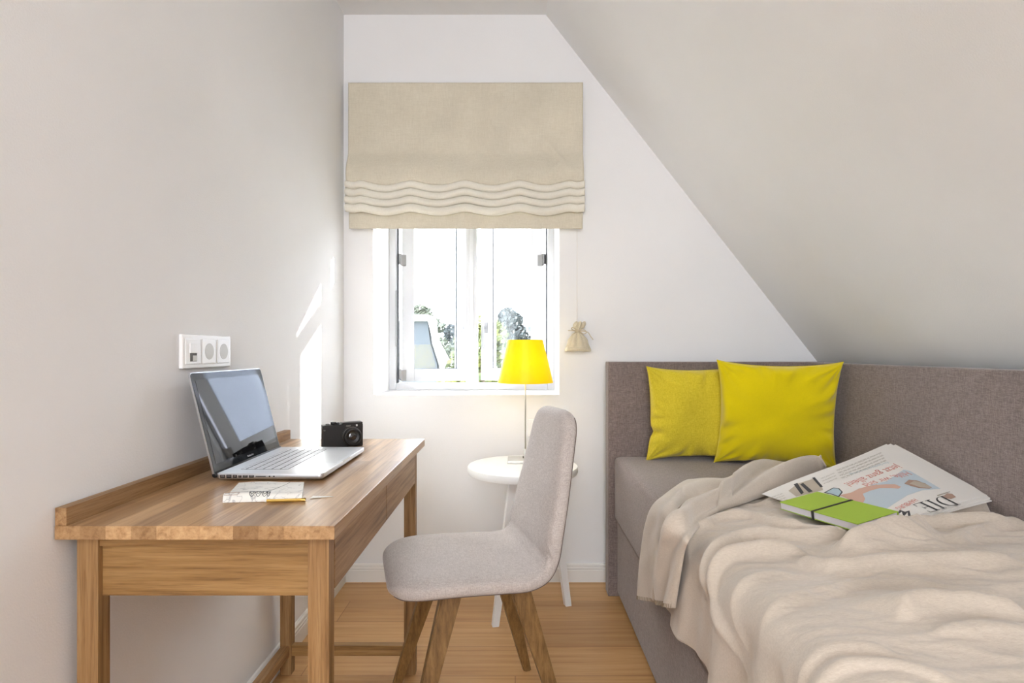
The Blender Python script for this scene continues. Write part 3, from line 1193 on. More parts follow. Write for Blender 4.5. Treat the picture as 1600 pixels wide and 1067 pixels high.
mesh_obj('printed_band', ov, of, M['print_brown'], bk)

pen = thing('pencil', 'slim gold pencil tucked along the booklet front edge', 'pencil', (-0.49, 1.1225, DZ), math.radians(6))
tube('pencil_shaft', [(0.0, 0, 0.0035), (0.066, 0, 0.0035)], 0.0033, M['gold'], pen, 6, False)
tube('pencil_cap', [(0.066, 0, 0.0035), (0.074, 0, 0.0035)], 0.0036, M['brass'], pen, 12, False)
tube('pencil_tip', [(-0.012, 0, 0.0035), (0.0, 0, 0.0035)], [0.0005, 0.0033], M['booklet'], pen, 8, False)
sheet = [(-0.415, 1.150, DZ + 0.0008), (-0.372, 1.165, DZ + 0.0008), (-0.414, 1.166, DZ + 0.0012)]
o = mesh_obj('paper_slip', [(a, b, c) for a, b, c in sheet] + [(a, b, c + 0.0007) for a, b, c in sheet],
             [(0, 2, 1), (3, 4, 5), (0, 1, 4, 3), (1, 2, 5, 4), (2, 0, 3, 5)], M['booklet'])
tag(o, 'thin pointed corner of white paper beside the pencil end', 'paper')

# ------------------------------------------------------------------ side table
TX, TY, TZ = 0.030, 2.274, 0.600
tb = thing('side_table', 'small round white three-legged side table behind the chair', 'side table', (TX, TY, 0))
o = lathe('table_top', [(0.205, TZ - 0.030), (0.217, TZ - 0.027), (0.220, TZ - 0.020), (0.220, TZ - 0.004), (0.2175, TZ)], M['white_paint'], tb, 96)
autosmooth(o, 40)


def square_leg(name, top, bot, w0, w1, mat, parent, rz=0.0, bev=0.001):
    top, bot = Vector(top), Vector(bot)
    bm = bmesh.new()
    vs = []
    for p, w in ((bot, w1), (top, w0)):
        for sx, sy in ((-1, -1), (1, -1), (1, 1), (-1, 1)):
            q = Vector((sx * w / 2, sy * w / 2, 0))
            q.rotate(Matrix.Rotation(rz, 3, 'Z'))
            vs.append(bm.verts.new(p + q))
    for q in ((3, 2, 1, 0), (4, 5, 6, 7), (0, 1, 5, 4), (1, 2, 6, 5), (2, 3, 7, 6), (3, 0, 4, 7)):
        bm.faces.new([vs[i] for i in q])
    bmesh.ops.bevel(bm, geom=bm.edges[:], offset=bev, segments=2, affect='EDGES')
    return bm_obj(name, bm, mat, parent)


for (t_, b_, rz) in (((-0.035, -0.065, TZ - 0.03), (-0.107, -0.085, 0), 0.2), ((0.11, 0.04, TZ - 0.03), (0.188, 0.092, 0), 0.3), ((-0.03, 0.10, TZ - 0.03), (-0.020, 0.165, 0), 0.0)):
    square_leg('leg', t_, b_, 0.036, 0.026, M['white_paint'], tb, rz)
lathe('mounting_plate', [(0.125, TZ - 0.045), (0.13, TZ - 0.040), (0.13, TZ - 0.029)], M['white_paint'], tb, 48)

# ------------------------------------------------------------------ table lamp
LMX, LMY = 0.042, 2.355
lamp = thing('table_lamp', 'table lamp with bright yellow cone shade on a thin steel stem', 'lamp', (LMX, LMY, TZ))
box('lamp_base', -0.073, 0.073, -0.055, 0.060, 0.0, 0.011, M['steel'], lamp, 0.002)
lathe('stem_socket', [(0.008, 0.011), (0.008, 0.030), (0.0065, 0.033), (0.0065, 0.048), (0.004, 0.052)], M['steel'], lamp, 20)
lathe('pole', [(0.0032, 0.045), (0.0032, 0.46)], M['steel'], lamp, 14)
box('switch', -0.011, -0.007, -0.002, 0.002, 0.014, 0.022, M['cable'], lamp, 0.0005)
r0, r1, h0, h1 = 0.115, 0.073, 0.326, 0.502
n = 72
vs, fs = [], []
for (ra, rb_, th_) in ((r0, r1, 0), (r0 - 0.0015, r1 - 0.0015, 1)):
    for t in (0, 0.5, 1):
        for k in range(n):
            a = 2 * PI * k / n
            r = ra + (rb_ - ra) * t
            vs.append((r * math.cos(a), r * math.sin(a), h0 + (h1 - h0) * t))
for k in range(n):
    k2 = (k + 1) % n
    for s in (0, 1):
        fs.append((s * n + k, s * n + k2, (s + 1) * n + k2, (s + 1) * n + k))
        fs.append(((3 + s) * n + k2, (3 + s) * n + k, (4 + s) * n + k, (4 + s) * n + k2))
    fs.append((k, 3 * n + k, 3 * n + k2, k2))
    fs.append((2 * n + k, 2 * n + k2, 5 * n + k2, 5 * n + k))
o = mesh_obj('lamp_shade', vs, fs, M['shade'], lamp)
autosmooth(o, 40)
bm = bmesh.new()
for a in range(3):
    th = 2 * PI * a / 3
    v_, f_ = tube_geo([(0, 0, 0.47), (0.079 * math.cos(th), 0.079 * math.sin(th), 0.472)], 0.0012, 6)
    mp = [bm.verts.new(q) for q in v_]
    for f in f_:
        bm.faces.new([mp[i] for i in f])
bm_obj('shade_spider', bm, M['steel'], lamp)
o = lathe('light_bulb', [(0.010, 0.40), (0.012, 0.41), (0.022, 0.43), (0.024, 0.445), (0.018, 0.462), (0.006, 0.468)], M['white_paint'], lamp, 24)
bl_d = bpy.data.lights.new('bulb_glow', 'POINT')
bl_d.energy = 0.35
bl_d.color = (1.0, 0.95, 0.82)
bl_d.shadow_soft_size = 0.03
blo = bpy.data.objects.new('bulb_glow', bl_d)
COL.objects.link(blo)
blo.location = (LMX, LMY, TZ + 0.385)
tube('power_cable', catmull([(0.0, 0.063, 0.004), (0.02, 0.13, 0.006), (0.03, 0.205, -0.0), (0.015, 0.225, -0.08), (-0.03, 0.20, -0.3), (-0.05, 0.21, -0.5), (-0.03, 0.225, -0.594)], 40), 0.0025, M['cable'], lamp, 8)

# ------------------------------------------------------------------ chair
CA = math.radians(16)
# local axes: +x forward (towards the desk), +y to the chair's far side
ch = thing('upholstered_chair', 'pale taupe upholstered chair with splayed oak legs facing the desk', 'chair', (-0.109, 1.648, 0), PI + CA)
path = catmull([(0.262, 0.438), (0.235, 0.449), (0.17, 0.456), (0.08, 0.455), (-0.03, 0.450), (-0.095, 0.448), (-0.140, 0.461),
                (-0.164, 0.498), (-0.177, 0.56), (-0.197, 0.65), (-0.217, 0.75), (-0.236, 0.84), (-0.247, 0.885)], 150)
seg = np.linalg.norm(np.diff(path, axis=0), axis=1)
S = np.concatenate([[0], np.cumsum(seg)])
TOT = S[-1]
NTH = 72


def superell(c, e):
    return math.copysign(abs(c) ** e, c)


def ring(i):
    s = S[i]
    p = path[i]
    t = path[min(i + 1, len(path) - 1)] - path[max(i - 1, 0)]
    t /= np.linalg.norm(t)
    nrm = np.array([t[1], -t[0]])       # direction of the back / underside for this run
    nrm = -nrm
    # width along the run
    f = s / TOT
    W = 0.213
    if f > 0.42:
        q = (f - 0.42) / 0.58
        W = 0.213 - 0.078 * q ** 1.1 + 0.004 * math.sin(q * PI)
    q = math.exp(-((f - 0.50) / 0.07) ** 2)
    W -= 0.008 * q
    Tk = 0.031
    de = s
    R = 0.115
    if de < R:
        W = W - R + math.sqrt(max(0, R * R - (R - de) ** 2))
    r = 0.05
    if de < r:
        Tk = Tk * math.sqrt(max(0.0, 1 - ((r - de) / r) ** 2))
    de = TOT - s
    R = 0.07
    if de < R:
        W = W - R + math.sqrt(max(0, R * R - (R - de) ** 2))
    r = 0.032
    if de < r:
        Tk = Tk * math.sqrt(max(0.0, 1 - ((r - de) / r) ** 2))
    W = max(W, 0.002)
    Tk = max(Tk, 0.0008)
    pts = []
    for k in range(NTH):
        th = 2 * PI * k / NTH
        c, sn = math.cos(th), math.sin(th)
        y = W * superell(c, 0.55)
        d = Tk * superell(sn, 0.62)
        # soft dish on the sitting side
        if sn < 0:
            dish = 0.010 * (1 - (y / W) ** 2) * min(1, s / 0.1) * min(1, (TOT - s) / 0.1)
            crease = 0.006 * math.exp(-((s - 0.455) / 0.016) ** 2) * (0.3 + 0.7 * (y / W) ** 2)
            d += dish * 0.7 + crease
            d += 0.0016 * mnoise.noise((s * 16, y * 14, 1.0)) * 1.0
            wr = math.exp(-((s - 0.47) / 0.05) ** 2)
            d += wr * 0.0026 * math.sin((s * 180 + y * y * 900))
        pts.append((p[0] + nrm[0] * d, y, p[1] + nrm[1] * d))
    return pts


# orientation check: nrm must point down on the seat run
isplit = int(np.searchsorted(S, 0.455))


def shell(name, i0, i1, capend):
    vs, fs = [], []
    rr = range(i0, i1 + 1)
    for i in rr:
        vs += ring(i)
    m = len(rr)
    for i in range(m - 1):
        for k in range(NTH):
            k2 = (k + 1) % NTH
            fs.append((i * NTH + k, i * NTH + k2, (i + 1) * NTH + k2, (i + 1) * NTH + k))
    fs.append(tuple(range(NTH))[::-1])
    fs.append(tuple((m - 1) * NTH + k for k in range(NTH)))
    o = mesh_obj(name, vs, fs, M['chair'], ch)
    bm = bmesh.new(); bm.from_mesh(o.data); bmesh.ops.recalc_face_normals(bm, faces=bm.faces[:]); bm.to_mesh(o.data); bm.free()
    return autosmooth(o, 60)


seat_o = shell('seat', 0, isplit, 0)
back_o = shell('backrest', isplit, len(path) - 1, 1)


# seam running round the shell, near its underside edge
def seam_path(sgn, i0, i1):
    out = []
    for i in range(i0, i1 + 1, 2):
        r = ring(i)
        th = PI / 2 - sgn * 1.22
        k = int(round(th / (2 * PI) * NTH)) % NTH
        out.append(r[k])
    return out


for nm, par, a, b in (('seam', seat_o, 6, isplit), ('seam', back_o, isplit, len(path) - 6)):
    for sg in (1, -1):
        vv, ff = tube_geo(seam_path(sg, a, b), 0.0018, 6, True)
        mesh_obj(nm, vv, ff, M['seam'], par, True)

for (tx, ty, bx_, by_) in ((0.095, 0.120, 0.222, 0.190), (0.095, -0.120, 0.222, -0.190), (-0.085, 0.115, -0.208, 0.190), (-0.085, -0.115, -0.208, -0.190)):
    # tapered, slightly blade shaped leg
    top, bot = Vector((tx, ty, 0.428)), Vector((bx_, by_, 0))
    bm = bmesh.new()
    rings = []
    for t in (0, 0.5, 1):
        p = bot.lerp(top, t)
        w = 0.026 + (0.058 - 0.026) * t ** 1.1
        d = 0.024 + (0.034 - 0.024) * t
        rings.append([bm.verts.new(p + Vector((sx * w / 2, sy * d / 2, 0))) for sx, sy in ((-1, -1), (1, -1), (1, 1), (-1, 1))])
    for a, b in zip(rings[:-1], rings[1:]):
        for i in range(4):
            bm.faces.new((a[i], a[(i + 1) % 4], b[(i + 1) % 4], b[i]))
    bm.faces.new(rings[0][::-1])
    bm.faces.new(rings[-1])
    bmesh.ops.bevel(bm, geom=[e for e in bm.edges if abs((e.verts[0].co - e.verts[1].co).z) > 0.05], offset=0.005, segments=3, affect='EDGES')
    bm_obj('leg', bm, M['leg_oak'], ch)
for sy in (-1, 1):
    bm = bmesh.new()
    y0_, y1_ = (sy * 0.118 - 0.014, sy * 0.118 + 0.014)
    outline = [(0.115, 0.428), (0.105, 0.400), (0.060, 0.413), (-0.05, 0.413), (-0.095, 0.400), (-0.105, 0.428)]
    a = [bm.verts.new((x, y0_, z)) for x, z in outline]
    b = [bm.verts.new((x, y1_, z)) for x, z in outline]
    bm.faces.new(a); bm.faces.new(b[::-1])
    for i in range(len(a)):
        j = (i + 1) % len(a)
        bm.faces.new((a[i], b[i], b[j], a[j]))
    bmesh.ops.recalc_face_normals(bm, faces=bm.faces[:])
    bm_obj('seat_rail', bm, M['leg_oak'], ch)
for sx in (0.09, -0.08):
    box('cross_rail', sx - 0.014, sx + 0.014, -0.112, 0.112, 0.403, 0.427, M['leg_oak'], ch, 0.002)

# ------------------------------------------------------------------ bed
BX0, BX1 = 0.418, 1.250      # mattress left, inner face of side panel
HY = 2.449                   # face of headboard
BZ = 0.606
BNEAR = 0.35
bed = thing('bed', 'taupe upholstered corner bed with headboard and side panel under the slope', 'bed', (BX0, BNEAR, 0))


def bedbox(name, x0, x1, y0, y1, z0, z1, bev, seg=4, parent=bed, mat=None, sub=True):
    o = box(name, x0 - BX0, x1 - BX0, y0 - BNEAR, y1 - BNEAR, z0, z1, mat or M['bed'], parent, bev, seg)
    return autosmooth(o, 50)


bedbox('headboard', 0.400, BX1 + 0.082, HY, HY + 0.072, 0.0, 1.010, 0.007)
bedbox('side_panel', BX1, BX1 + 0.078, BNEAR, HY - 0.001, 0.0, 1.008, 0.007)
bedbox('bed_base', BX0 + 0.020, BX1 - 0.002, BNEAR, HY - 0.001, 0.020, 0.328, 0.014)
bedbox('mattress', BX0 + 0.006, BX1 - 0.002, BNEAR, HY - 0.001, 0.332, BZ, 0.040, 8)
vv, ff = [], []
pp = [(0.013, 0.02, BZ - 0.006), (0.013, HY - BNEAR - 0.05, BZ - 0.006)]
for fx_, fy_ in ((BX0 + 0.08, 0.45), (BX1 - 0.1, 0.45), (BX0 + 0.08, 2.3), (BX1 - 0.1, 2.3)):
    lathe('foot', [(0.02, 0), (0.024, 0.022)], M['cable'], bed, 16, (fx_ - BX0, fy_ - BNEAR, 0))


# ------------------------------------------------------------------ cushions
def cushion(name, label, w, h, d, mat, loc, rz, lean, seed, roll=0.0, group=None, side_pinch=None):
    root = thing(name, label, 'cushion', loc, rz, 'yellow cushions on the bed')
    n = 72
    rot = Matrix.Rotation(-lean, 4, 'X') @ Matrix.Rotation(roll, 4, 'Y')
    us = np.sin(np.linspace(-PI / 2, PI / 2, n))
    vs, fs = [], []
    for s in (1, -1):
        for i in range(n):
            for j in range(n):
                u, v = us[i], us[j]
                # edges bow inwards, corners stay out
                ex = 1 - 0.095 * (1 - v * v) ** 0.8 * abs(u) ** 3
                ez = 1 - 0.11 * (1 - u * u) ** 0.8 * abs(v) ** 3
                if side_pinch:
                    ex -= side_pinch[0] * math.exp(-((v - side_pinch[1]) / 0.10) ** 2) * (1 if u < 0 else 0) * abs(u) ** 2
                x = u * w / 2 * ex
                z = v * h / 2 * ez
                m = max(0, (1 - u ** 4)) ** 0.5 * max(0, (1 - v ** 4)) ** 0.5
                m2 = (max(0, 1 - abs(u) ** 2.2) * max(0, 1 - abs(v) ** 2.2)) ** 0.42
                y = s * (d / 2) * m2
                # puckers coming from the seams
                ang = math.atan2(v, u)
                edge = max(abs(u), abs(v))
                cr = (edge ** 5) * (1 - edge ** 12)
                y += s * 0.07 * d / 0.13 * cr * mnoise.noise((math.cos(ang) * 5.5 + seed, math.sin(ang) * 5.5, edge * 1.2 + s * 3))
                y += s * 0.012 * m2 * mnoise.noise((u * 1.8 + seed, v * 1.8, s * 2.0))
                if side_pinch:
                    y -= s * 0.02 * math.exp(-((v - side_pinch[1] + 0.15 * (u + 1)) / 0.07) ** 2) * math.exp(-((u + 1) / 0.28) ** 2) * m
                # drag lines to corners
                for cu_, cv_ in ((1, 1), (-1, 1), (1, -1), (-1, -1)):
                    dd = math.hypot(u - cu_, v - cv_)
                    if dd < 0.9:
                        a2 = math.atan2(v - cv_, u - cu_)
                        y += s * 0.009 * math.exp(-(dd / 0.4) ** 2) * math.sin(a2 * 14 + seed) * m
                vs.append(rot @ Vector((x, y, z + h / 2)))
    f1 = grid_faces(n, n)
    fs = [f[::-1] for f in f1] + [tuple(k + n * n for k in f) for f in f1]
    o = mesh_obj('cushion_cover', vs, fs, mat, root)
    bm = bmesh.new(); bm.from_mesh(o.data)
    bmesh.ops.remove_doubles(bm, verts=bm.verts[:], dist=0.0004)
    bmesh.ops.recalc_face_normals(bm, faces=bm.faces[:])
    bm.to_mesh(o.data); bm.free()
    o.data.polygons.foreach_set('use_smooth', [True] * len(o.data.polygons))
    # piped seam
    pth = []
    for a, b in [(-1, t) for t in us[::3]] + [(t, 1) for t in us[::3]] + [(1, t) for t in us[::-3]] + [(t, -1) for t in us[::-3]]:
        ex = 1 - 0.095 * (1 - b * b) ** 0.8 * abs(a) ** 3
        ez = 1 - 0.11 * (1 - a * a) ** 0.8 * abs(b) ** 3
        if side_pinch:
            ex -= side_pinch[0] * math.exp(-((b - side_pinch[1]) / 0.10) ** 2) * (1 if a < 0 else 0) * abs(a) ** 2
        pth.append(rot @ Vector((a * w / 2 * ex, 0, b * h / 2 * ez + h / 2)))
    v_, f_ = tube_geo([tuple(p) for p in pth], 0.0018, 6)
    mesh_obj('seam', v_, f_, mat, root, True)
    return root


cushion('cushion', 'mustard linen cushion leaning on the headboard, left of the pair', 0.405, 0.395, 0.115, M['cush_linen'],
        (0.745, 2.355, BZ - 0.001), math.radians(-1), math.radians(-6), 3.3, math.radians(-1.0), side_pinch=(0.07, -0.38))
cushion('cushion', 'bright yellow velvet cushion in front of the bed corner, right of the pair', 0.450, 0.420, 0.130, M['cush_velvet'],
        (1.022, 2.248, BZ - 0.003), math.radians(-14), math.radians(-8), 8.1, math.radians(0.8))

# ------------------------------------------------------------------ newspaper frame (needed by the blanket)
NA = np.array([0.680, 1.570, 0.657])
NB = np.array([1.161, 1.780, 0.759])
NC = np.array([1.236, 1.500, 0.672])
ND = np.array([0.800, 1.300, 0.640])


def paper(u, v, lift=0.0):
    p = NA * (1 - u) * (1 - v) + NB * u * (1 - v) + NC * u * v + ND * (1 - u) * v
    b = 0.004 * math.sin(PI * min(max(u, 0), 1)) * math.sin(PI * min(max(v, 0), 1)) + 0.002 * math.sin(7 * u + 3 * v)
    return np.array([p[0], p[1], p[2] + b + lift])


def paper_uv_arr(X, Y):
    U = np.full(X.shape, 0.5)
    V = np.full(X.shape, 0.5)
    for _ in range(12):
        PX = NA[0] * (1 - U) * (1 - V) + NB[0] * U * (1 - V) + NC[0] * U * V + ND[0] * (1 - U) * V
        PY = NA[1] * (1 - U) * (1 - V) + NB[1] * U * (1 - V) + NC[1] * U * V + ND[1] * (1 - U) * V
        dxu = (NB[0] - NA[0]) * (1 - V) + (NC[0] - ND[0]) * V
        dyu = (NB[1] - NA[1]) * (1 - V) + (NC[1] - ND[1]) * V
        dxv = (ND[0] - NA[0]) * (1 - U) + (NC[0] - NB[0]) * U
        dyv = (ND[1] - NA[1]) * (1 - U) + (NC[1] - NB[1]) * U
        det = dxu * dyv - dxv * dyu
        ex, ey = X - PX, Y - PY
        U = np.clip(U + (ex * dyv - ey * dxv) / det, -2, 3)
        V = np.clip(V + (ey * dxu - ex * dyu) / det, -2, 3)
    Z = NA[2] * (1 - U) * (1 - V) + NB[2] * U * (1 - V) + NC[2] * U * V + ND[2] * (1 - U) * V
    return U, V, Z


# green notebook frame
GP1 = np.array([0.668, 1.438, 0.674])
GE1 = np.array([0.078, -0.198, 0.004])
GE2 = np.array([0.119, 0.051, 0.014])

# ------------------------------------------------------------------ blanket
ns, ny = 320, 430
s_arr = np.concatenate([np.linspace(-0.25, 0.02, 80), np.linspace(0.022, BX1 - BX0 - 0.012, ns - 80)])
y_arr = np.linspace(0.36, 1.66, ny)
SS, YY = np.meshgrid(s_arr, y_arr, indexing='ij')
CORR = 0.045
XE = BX0 - 0.004            # outer face of the drape
ZT = BZ + 0.008


def base_profile(S_):
    """arc-length s: >0 on top, <0 down the side"""
    X = np.empty_like(S_); Z = np.empty_like(S_); NX = np.empty_like(S_); NZ = np.empty_like(S_)
    arc = CORR * PI / 2
    top = S_ >= 0
    X[top] = XE + CORR + S_[top]; Z[top] = ZT; NX[top] = 0; NZ[top] = 1
    c = (S_ < 0) & (S_ > -arc)
    a = -S_[c] / CORR
    X[c] = XE + CORR - CORR * np.sin(a); Z[c] = ZT - CORR + CORR * np.cos(a)
    NX[c] = -np.sin(a); NZ[c] = np.cos(a)
    d = S_ <= -arc
    X[d] = XE; Z[d] = ZT - CORR - (-S_[d] - arc); NX[d] = -1; NZ[d] = 0
    return X, Z, NX, NZ


# hem wanders a little
hem = -0.262 - 0.008 * np.sin(YY * 9) - 0.004 * np.sin(YY * 23 + 1)
SE = np.where(SS < 0, SS / 0.25 * (-hem), SS)
# keep the right rim inside the panel
X, Z, NXn, NZn = base_profile(np.minimum(SE, BX1 - 0.012 - XE - CORR))
TX_, TY_ = X, YY
# plan coordinates used to lay folds on (continuous over the edge)
PXc = np.where(SE >= 0, XE + CORR + SE, XE + CORR + SE * 0.9)


def seg_dist(px, py, pts):
    best = np.full(px.shape, 9.0)
    tt = np.zeros(px.shape)
    sg = np.ones(px.shape)
    Ls = [0]
    for a, b in zip(pts[:-1], pts[1:]):
        Ls.append(Ls[-1] + math.hypot(b[0] - a[0], b[1] - a[1]))
    for i, (a, b) in enumerate(zip(pts[:-1], pts[1:])):
        vx, vy = b[0] - a[0], b[1] - a[1]
        l2 = vx * vx + vy * vy + 1e-12
        t = np.clip(((px - a[0]) * vx + (py - a[1]) * vy) / l2, 0, 1)
        dx_, dy_ = px - a[0] - t * vx, py - a[1] - t * vy
        d = np.hypot(dx_, dy_)
        cr = np.sign(vx * dy_ - vy * dx_)
        m = d < best
        best = np.where(m, d, best)
        tt = np.where(m, (Ls[i] + t * math.sqrt(l2)) / Ls[-1], tt)
        sg = np.where(m, cr, sg)
    return best, tt, sg


def wpts(pp, z=0.645):
    out = []
    for (a, b) in pp:
        q = pix(a, b, z=z)
        out.append((q[0], q[1]))
    return [tuple(p) for p in catmull(out, 26)]


H = np.zeros_like(SS)


def ridge(pp, h, w_far, w_near, taper=0.18, z=0.645, world=None):
    """crest line in measured positions; steep on the near side, soft on the far side"""
    global H
    pts = world if world else wpts(pp, z)
    d, t, sg = seg_dist(PXc, YY, pts)
    # left-hand side of the direction of travel (+x) is the far side
    w = np.where(sg > 0, w_far, w_near * 0.62)
    k = np.clip(t / taper, 0, 1) * np.clip((1 - t) / taper, 0, 1)
    k = k * k * (3 - 2 * k)
    H = H + (1.35 if h > 0.008 else 1.0) * h * (0.35 * np.exp(-(d / w) ** 2) + 0.65 * np.exp(-np.abs(d) / (0.75 * w))) * k


# folds read off the photo, far to near
ridge([(1076, 836), (1117, 809), (1170, 806), (1220, 822), (1300, 834)], 0.016, 0.030, 0.013)
ridge([(1060, 860), (1097, 862), (1154, 835), (1253, 836), (1352, 830), (1435, 820), (1520, 816), (1600, 820)], 0.021, 0.040, 0.020, 0.10)
ridge(None, 0.041, 0.026, 0.060, 0.22, world=[(0.64, 1.165), (0.735, 1.205), (0.80, 1.232), (0.88, 1.262), (0.97, 1.33)])
ridge([(1108, 905), (1113, 873), (1154, 856), (1229, 851), (1275, 858)], 0.024, 0.028, 0.013)
ridge([(1229, 851), (1262, 868), (1311, 881), (1427, 876), (1517, 874), (1610, 874)], 0.020, 0.05, 0.022)
ridge([(1330, 836), (1400, 826), (1440, 818), (1480, 814), (1560, 818)], 0.008, 0.030, 0.030, 0.25)
ridge([(1489, 850), (1520, 830), (1570, 816), (1620, 812)], 0.018, 0.040, 0.024, 0.2)
ridge([(1108, 960), (1107, 905), (1104, 868)], 0.016, 0.012, 0.020, 0.3)
ridge([(1180, 950), (1230, 925), (1310, 905), (1400, 895), (1500, 905)], 0.009, 0.05, 0.02)
ridge([(1290, 890), (1330, 886), (1400, 878), (1480, 882), (1560, 886)], 0.008, 0.02, 0.014)
ridge([(1398, 962), (1425, 947), (1476, 943), (1540, 946), (1620, 952)], 0.022, 0.05, 0.020)
ridge([(1460, 985), (1510, 982), (1560, 978), (1620, 976)], 0.009, 0.02, 0.016)
ridge([(1190, 1040), (1212, 1018), (1253, 1005), (1311, 1001), (1369, 1007), (1420, 1018)], 0.009, 0.022, 0.012)
ridge([(1196, 1075), (1216, 1046), (1262, 1030), (1352, 1026), (1456, 1042), (1540, 1062)], 0.010, 0.022, 0.012)
ridge([(1330, 1064), (1400, 1054), (1480, 1062)], 0.006, 0.016, 0.010)
ridge([(1186, 1070), (1194, 1010), (1212, 968)], 0.006, 0.010, 0.012, 0.3)
ridge([(1203, 1070), (1214, 1000), (1236, 960)], 0.005, 0.010, 0.012, 0.3)
ridge([(1165, 1040), (1160, 980), (1168, 930)], 0.007, 0.014, 0.014, 0.3)
ridge([(1125, 935), (1150, 900), (1200, 885), (1260, 888)], 0.009, 0.03, 0.016)
# fine gathers converging near the right
for k, (a, b) in enumerate(((828, 838), (835, 843), (842, 848), (849, 853), (856, 858), (862, 861))):
    ridge([(1300 + 12 * k, a + 6), (1360, a + 2), (1420, (a + b) / 2 + 3), (1486, 845 + k * 1.2)], 0.0050, 0.006, 0.005, 0.3)
# wider, softer swells
lowf = np.zeros_like(SS)
for i in range(SS.shape[0]):
    for j in range(0, SS.shape[1], 2):
        x_, y_ = PXc[i, j], YY[i, j]
        wv = mnoise.noise((x_ * 2.3 + 3, y_ * 5.5, 0.2)) * 0.014
        wv += mnoise.noise((x_ * 4.5 + y_ * 3, y_ * 15 - x_ * 3, 5.2)) * 0.0045
        wv += mnoise.noise((x_ * 8, y_ * 30 + x_ * 9, 9.2)) * 0.0042
        wv += mnoise.noise((x_ * 14 + y_ * 9, y_ * 62 - x_ * 10, 3.2)) * 0.0018
        wv += 0.0050 * max(0.0, 1 - abs(mnoise.noise((x_ * 3.2 + 7, y_ * 17 - x_ * 4, 1.7))) * 3.2) ** 2
        wv += 0.0028 * max(0.0, 1 - abs(mnoise.noise((x_ * 6 + 2, y_ * 34 + x_ * 5, 6.7))) * 3.5) ** 2
        lowf[i, j] = wv
lowf[:, 1:-1:2] = 0.5 * (lowf[:, 0:-2:2] + lowf[:, 2::2])[:, :lowf[:, 1:-1:2].shape[1]]
if SS.shape[1] % 2 == 0:
    lowf[:, -1] = lowf[:, -2]
topw = np.clip((SE + 0.10) / 0.15, 0, 1)
H = H + 0.004 + (lowf + 0.008) * topw
# drape folds down the side
side = np.clip((-SE - 0.01) / 0.10, 0, 1)
ph_ = YY * 30 + 1.3 * np.sin(YY * 7) + SE * 6
fold = (0.5 + 0.5 * np.sin(ph_)) ** 1.6
fold2 = (0.5 + 0.5 * np.sin(YY * 71 + SE * 20)) ** 2
H = H * (1 - 0.75 * side) + side * (0.004 + 0.020 * fold * (0.4 + 0.8 * np.clip(-SE / 0.25, 0, 1)) + 0.004 * fold2)
# broad rise towards the back right where the cover is heaped up
rise = np.clip((YY - 1.0) / 0.4, 0, 1) * np.clip((PXc - 0.5) / 0.35, 0, 1)
H = H + 0.004 * rise
# turn into positions
H = np.maximum(H, 0.0015)
GX = X + NXn * H
GZ = Z + NZn * H
GY = YY + 0.0
# the paper and the notebook press it down
U, V, PZ = paper_uv_arr(GX, GY)
inside = np.clip((np.minimum(np.minimum(U + 0.05, 1.06 - U), np.minimum(V + 0.04, 1.05 - V))) / 0.06, 0, 1)
inside = np.where(SE > 0, inside, 0)
target = PZ - 0.012
GZ = GZ * (1 - inside) + target * inside
# under the notebook
gd = np.linalg.inv(np.array([[GE1[0], GE2[0]], [GE1[1], GE2[1]]]))
ga = gd[0, 0] * (GX - GP1[0]) + gd[0, 1] * (GY - GP1[1])
gb = gd[1, 0] * (GX - GP1[0]) + gd[1, 1] * (GY - GP1[1])
gz = GP1[2] + ga * GE1[2] + gb * GE2[2] - 0.020
gi = (ga > -0.06) & (ga < 0.97) & (gb > -0.08) & (gb < 1.08)
GZ = np.where(gi, np.minimum(GZ, gz - 0.002), GZ)
# smooth once so nothing is stepped
for _ in range(2):
    GZ[1:-1, 1:-1] = 0.5 * GZ[1:-1, 1:-1] + 0.125 * (GZ[:-2, 1:-1] + GZ[2:, 1:-1] + GZ[1:-1, :-2] + GZ[1:-1, 2:])
# uneven far rim
GY = GY + np.clip((YY - 1.5) / 0.16, 0, 1) * (0.012 * np.sin(PXc * 17) - 0.04 * np.clip((0.62 - PXc) / 0.2, 0, 1))
verts = np.stack([GX, GY, GZ], -1).reshape(-1, 3)

bl = thing('blanket', 'beige fleece blanket rumpled over the bed and turned back at the corner', 'blanket', (0, 0, 0))
o = mesh_obj('blanket_sheet', verts, grid_faces(ns, ny), M['blanket'], bl, True)
sm = o.modifiers.new('thick', 'SOLIDIFY')
sm.thickness = 0.004
sm.offset = 1 if True else -1


def edge3d(px, py, z, xs):
    q = pix(px, py, z=z)
    if q[0] < xs + 0.022:
        q2 = pix(px, py, x=xs)
        if q[0] > xs - 0.01:
            k = (q[0] - (xs - 0.01)) / 0.032
            q = q * k + q2 * (1 - k)
        else:
            q = q2
    return q


def smooth_rail(P, it=3):
    P = P.copy()
    for _ in range(it):
        P[1:-1] = 0.5 * P[1:-1] + 0.25 * (P[:-2] + P[2:])
    return P


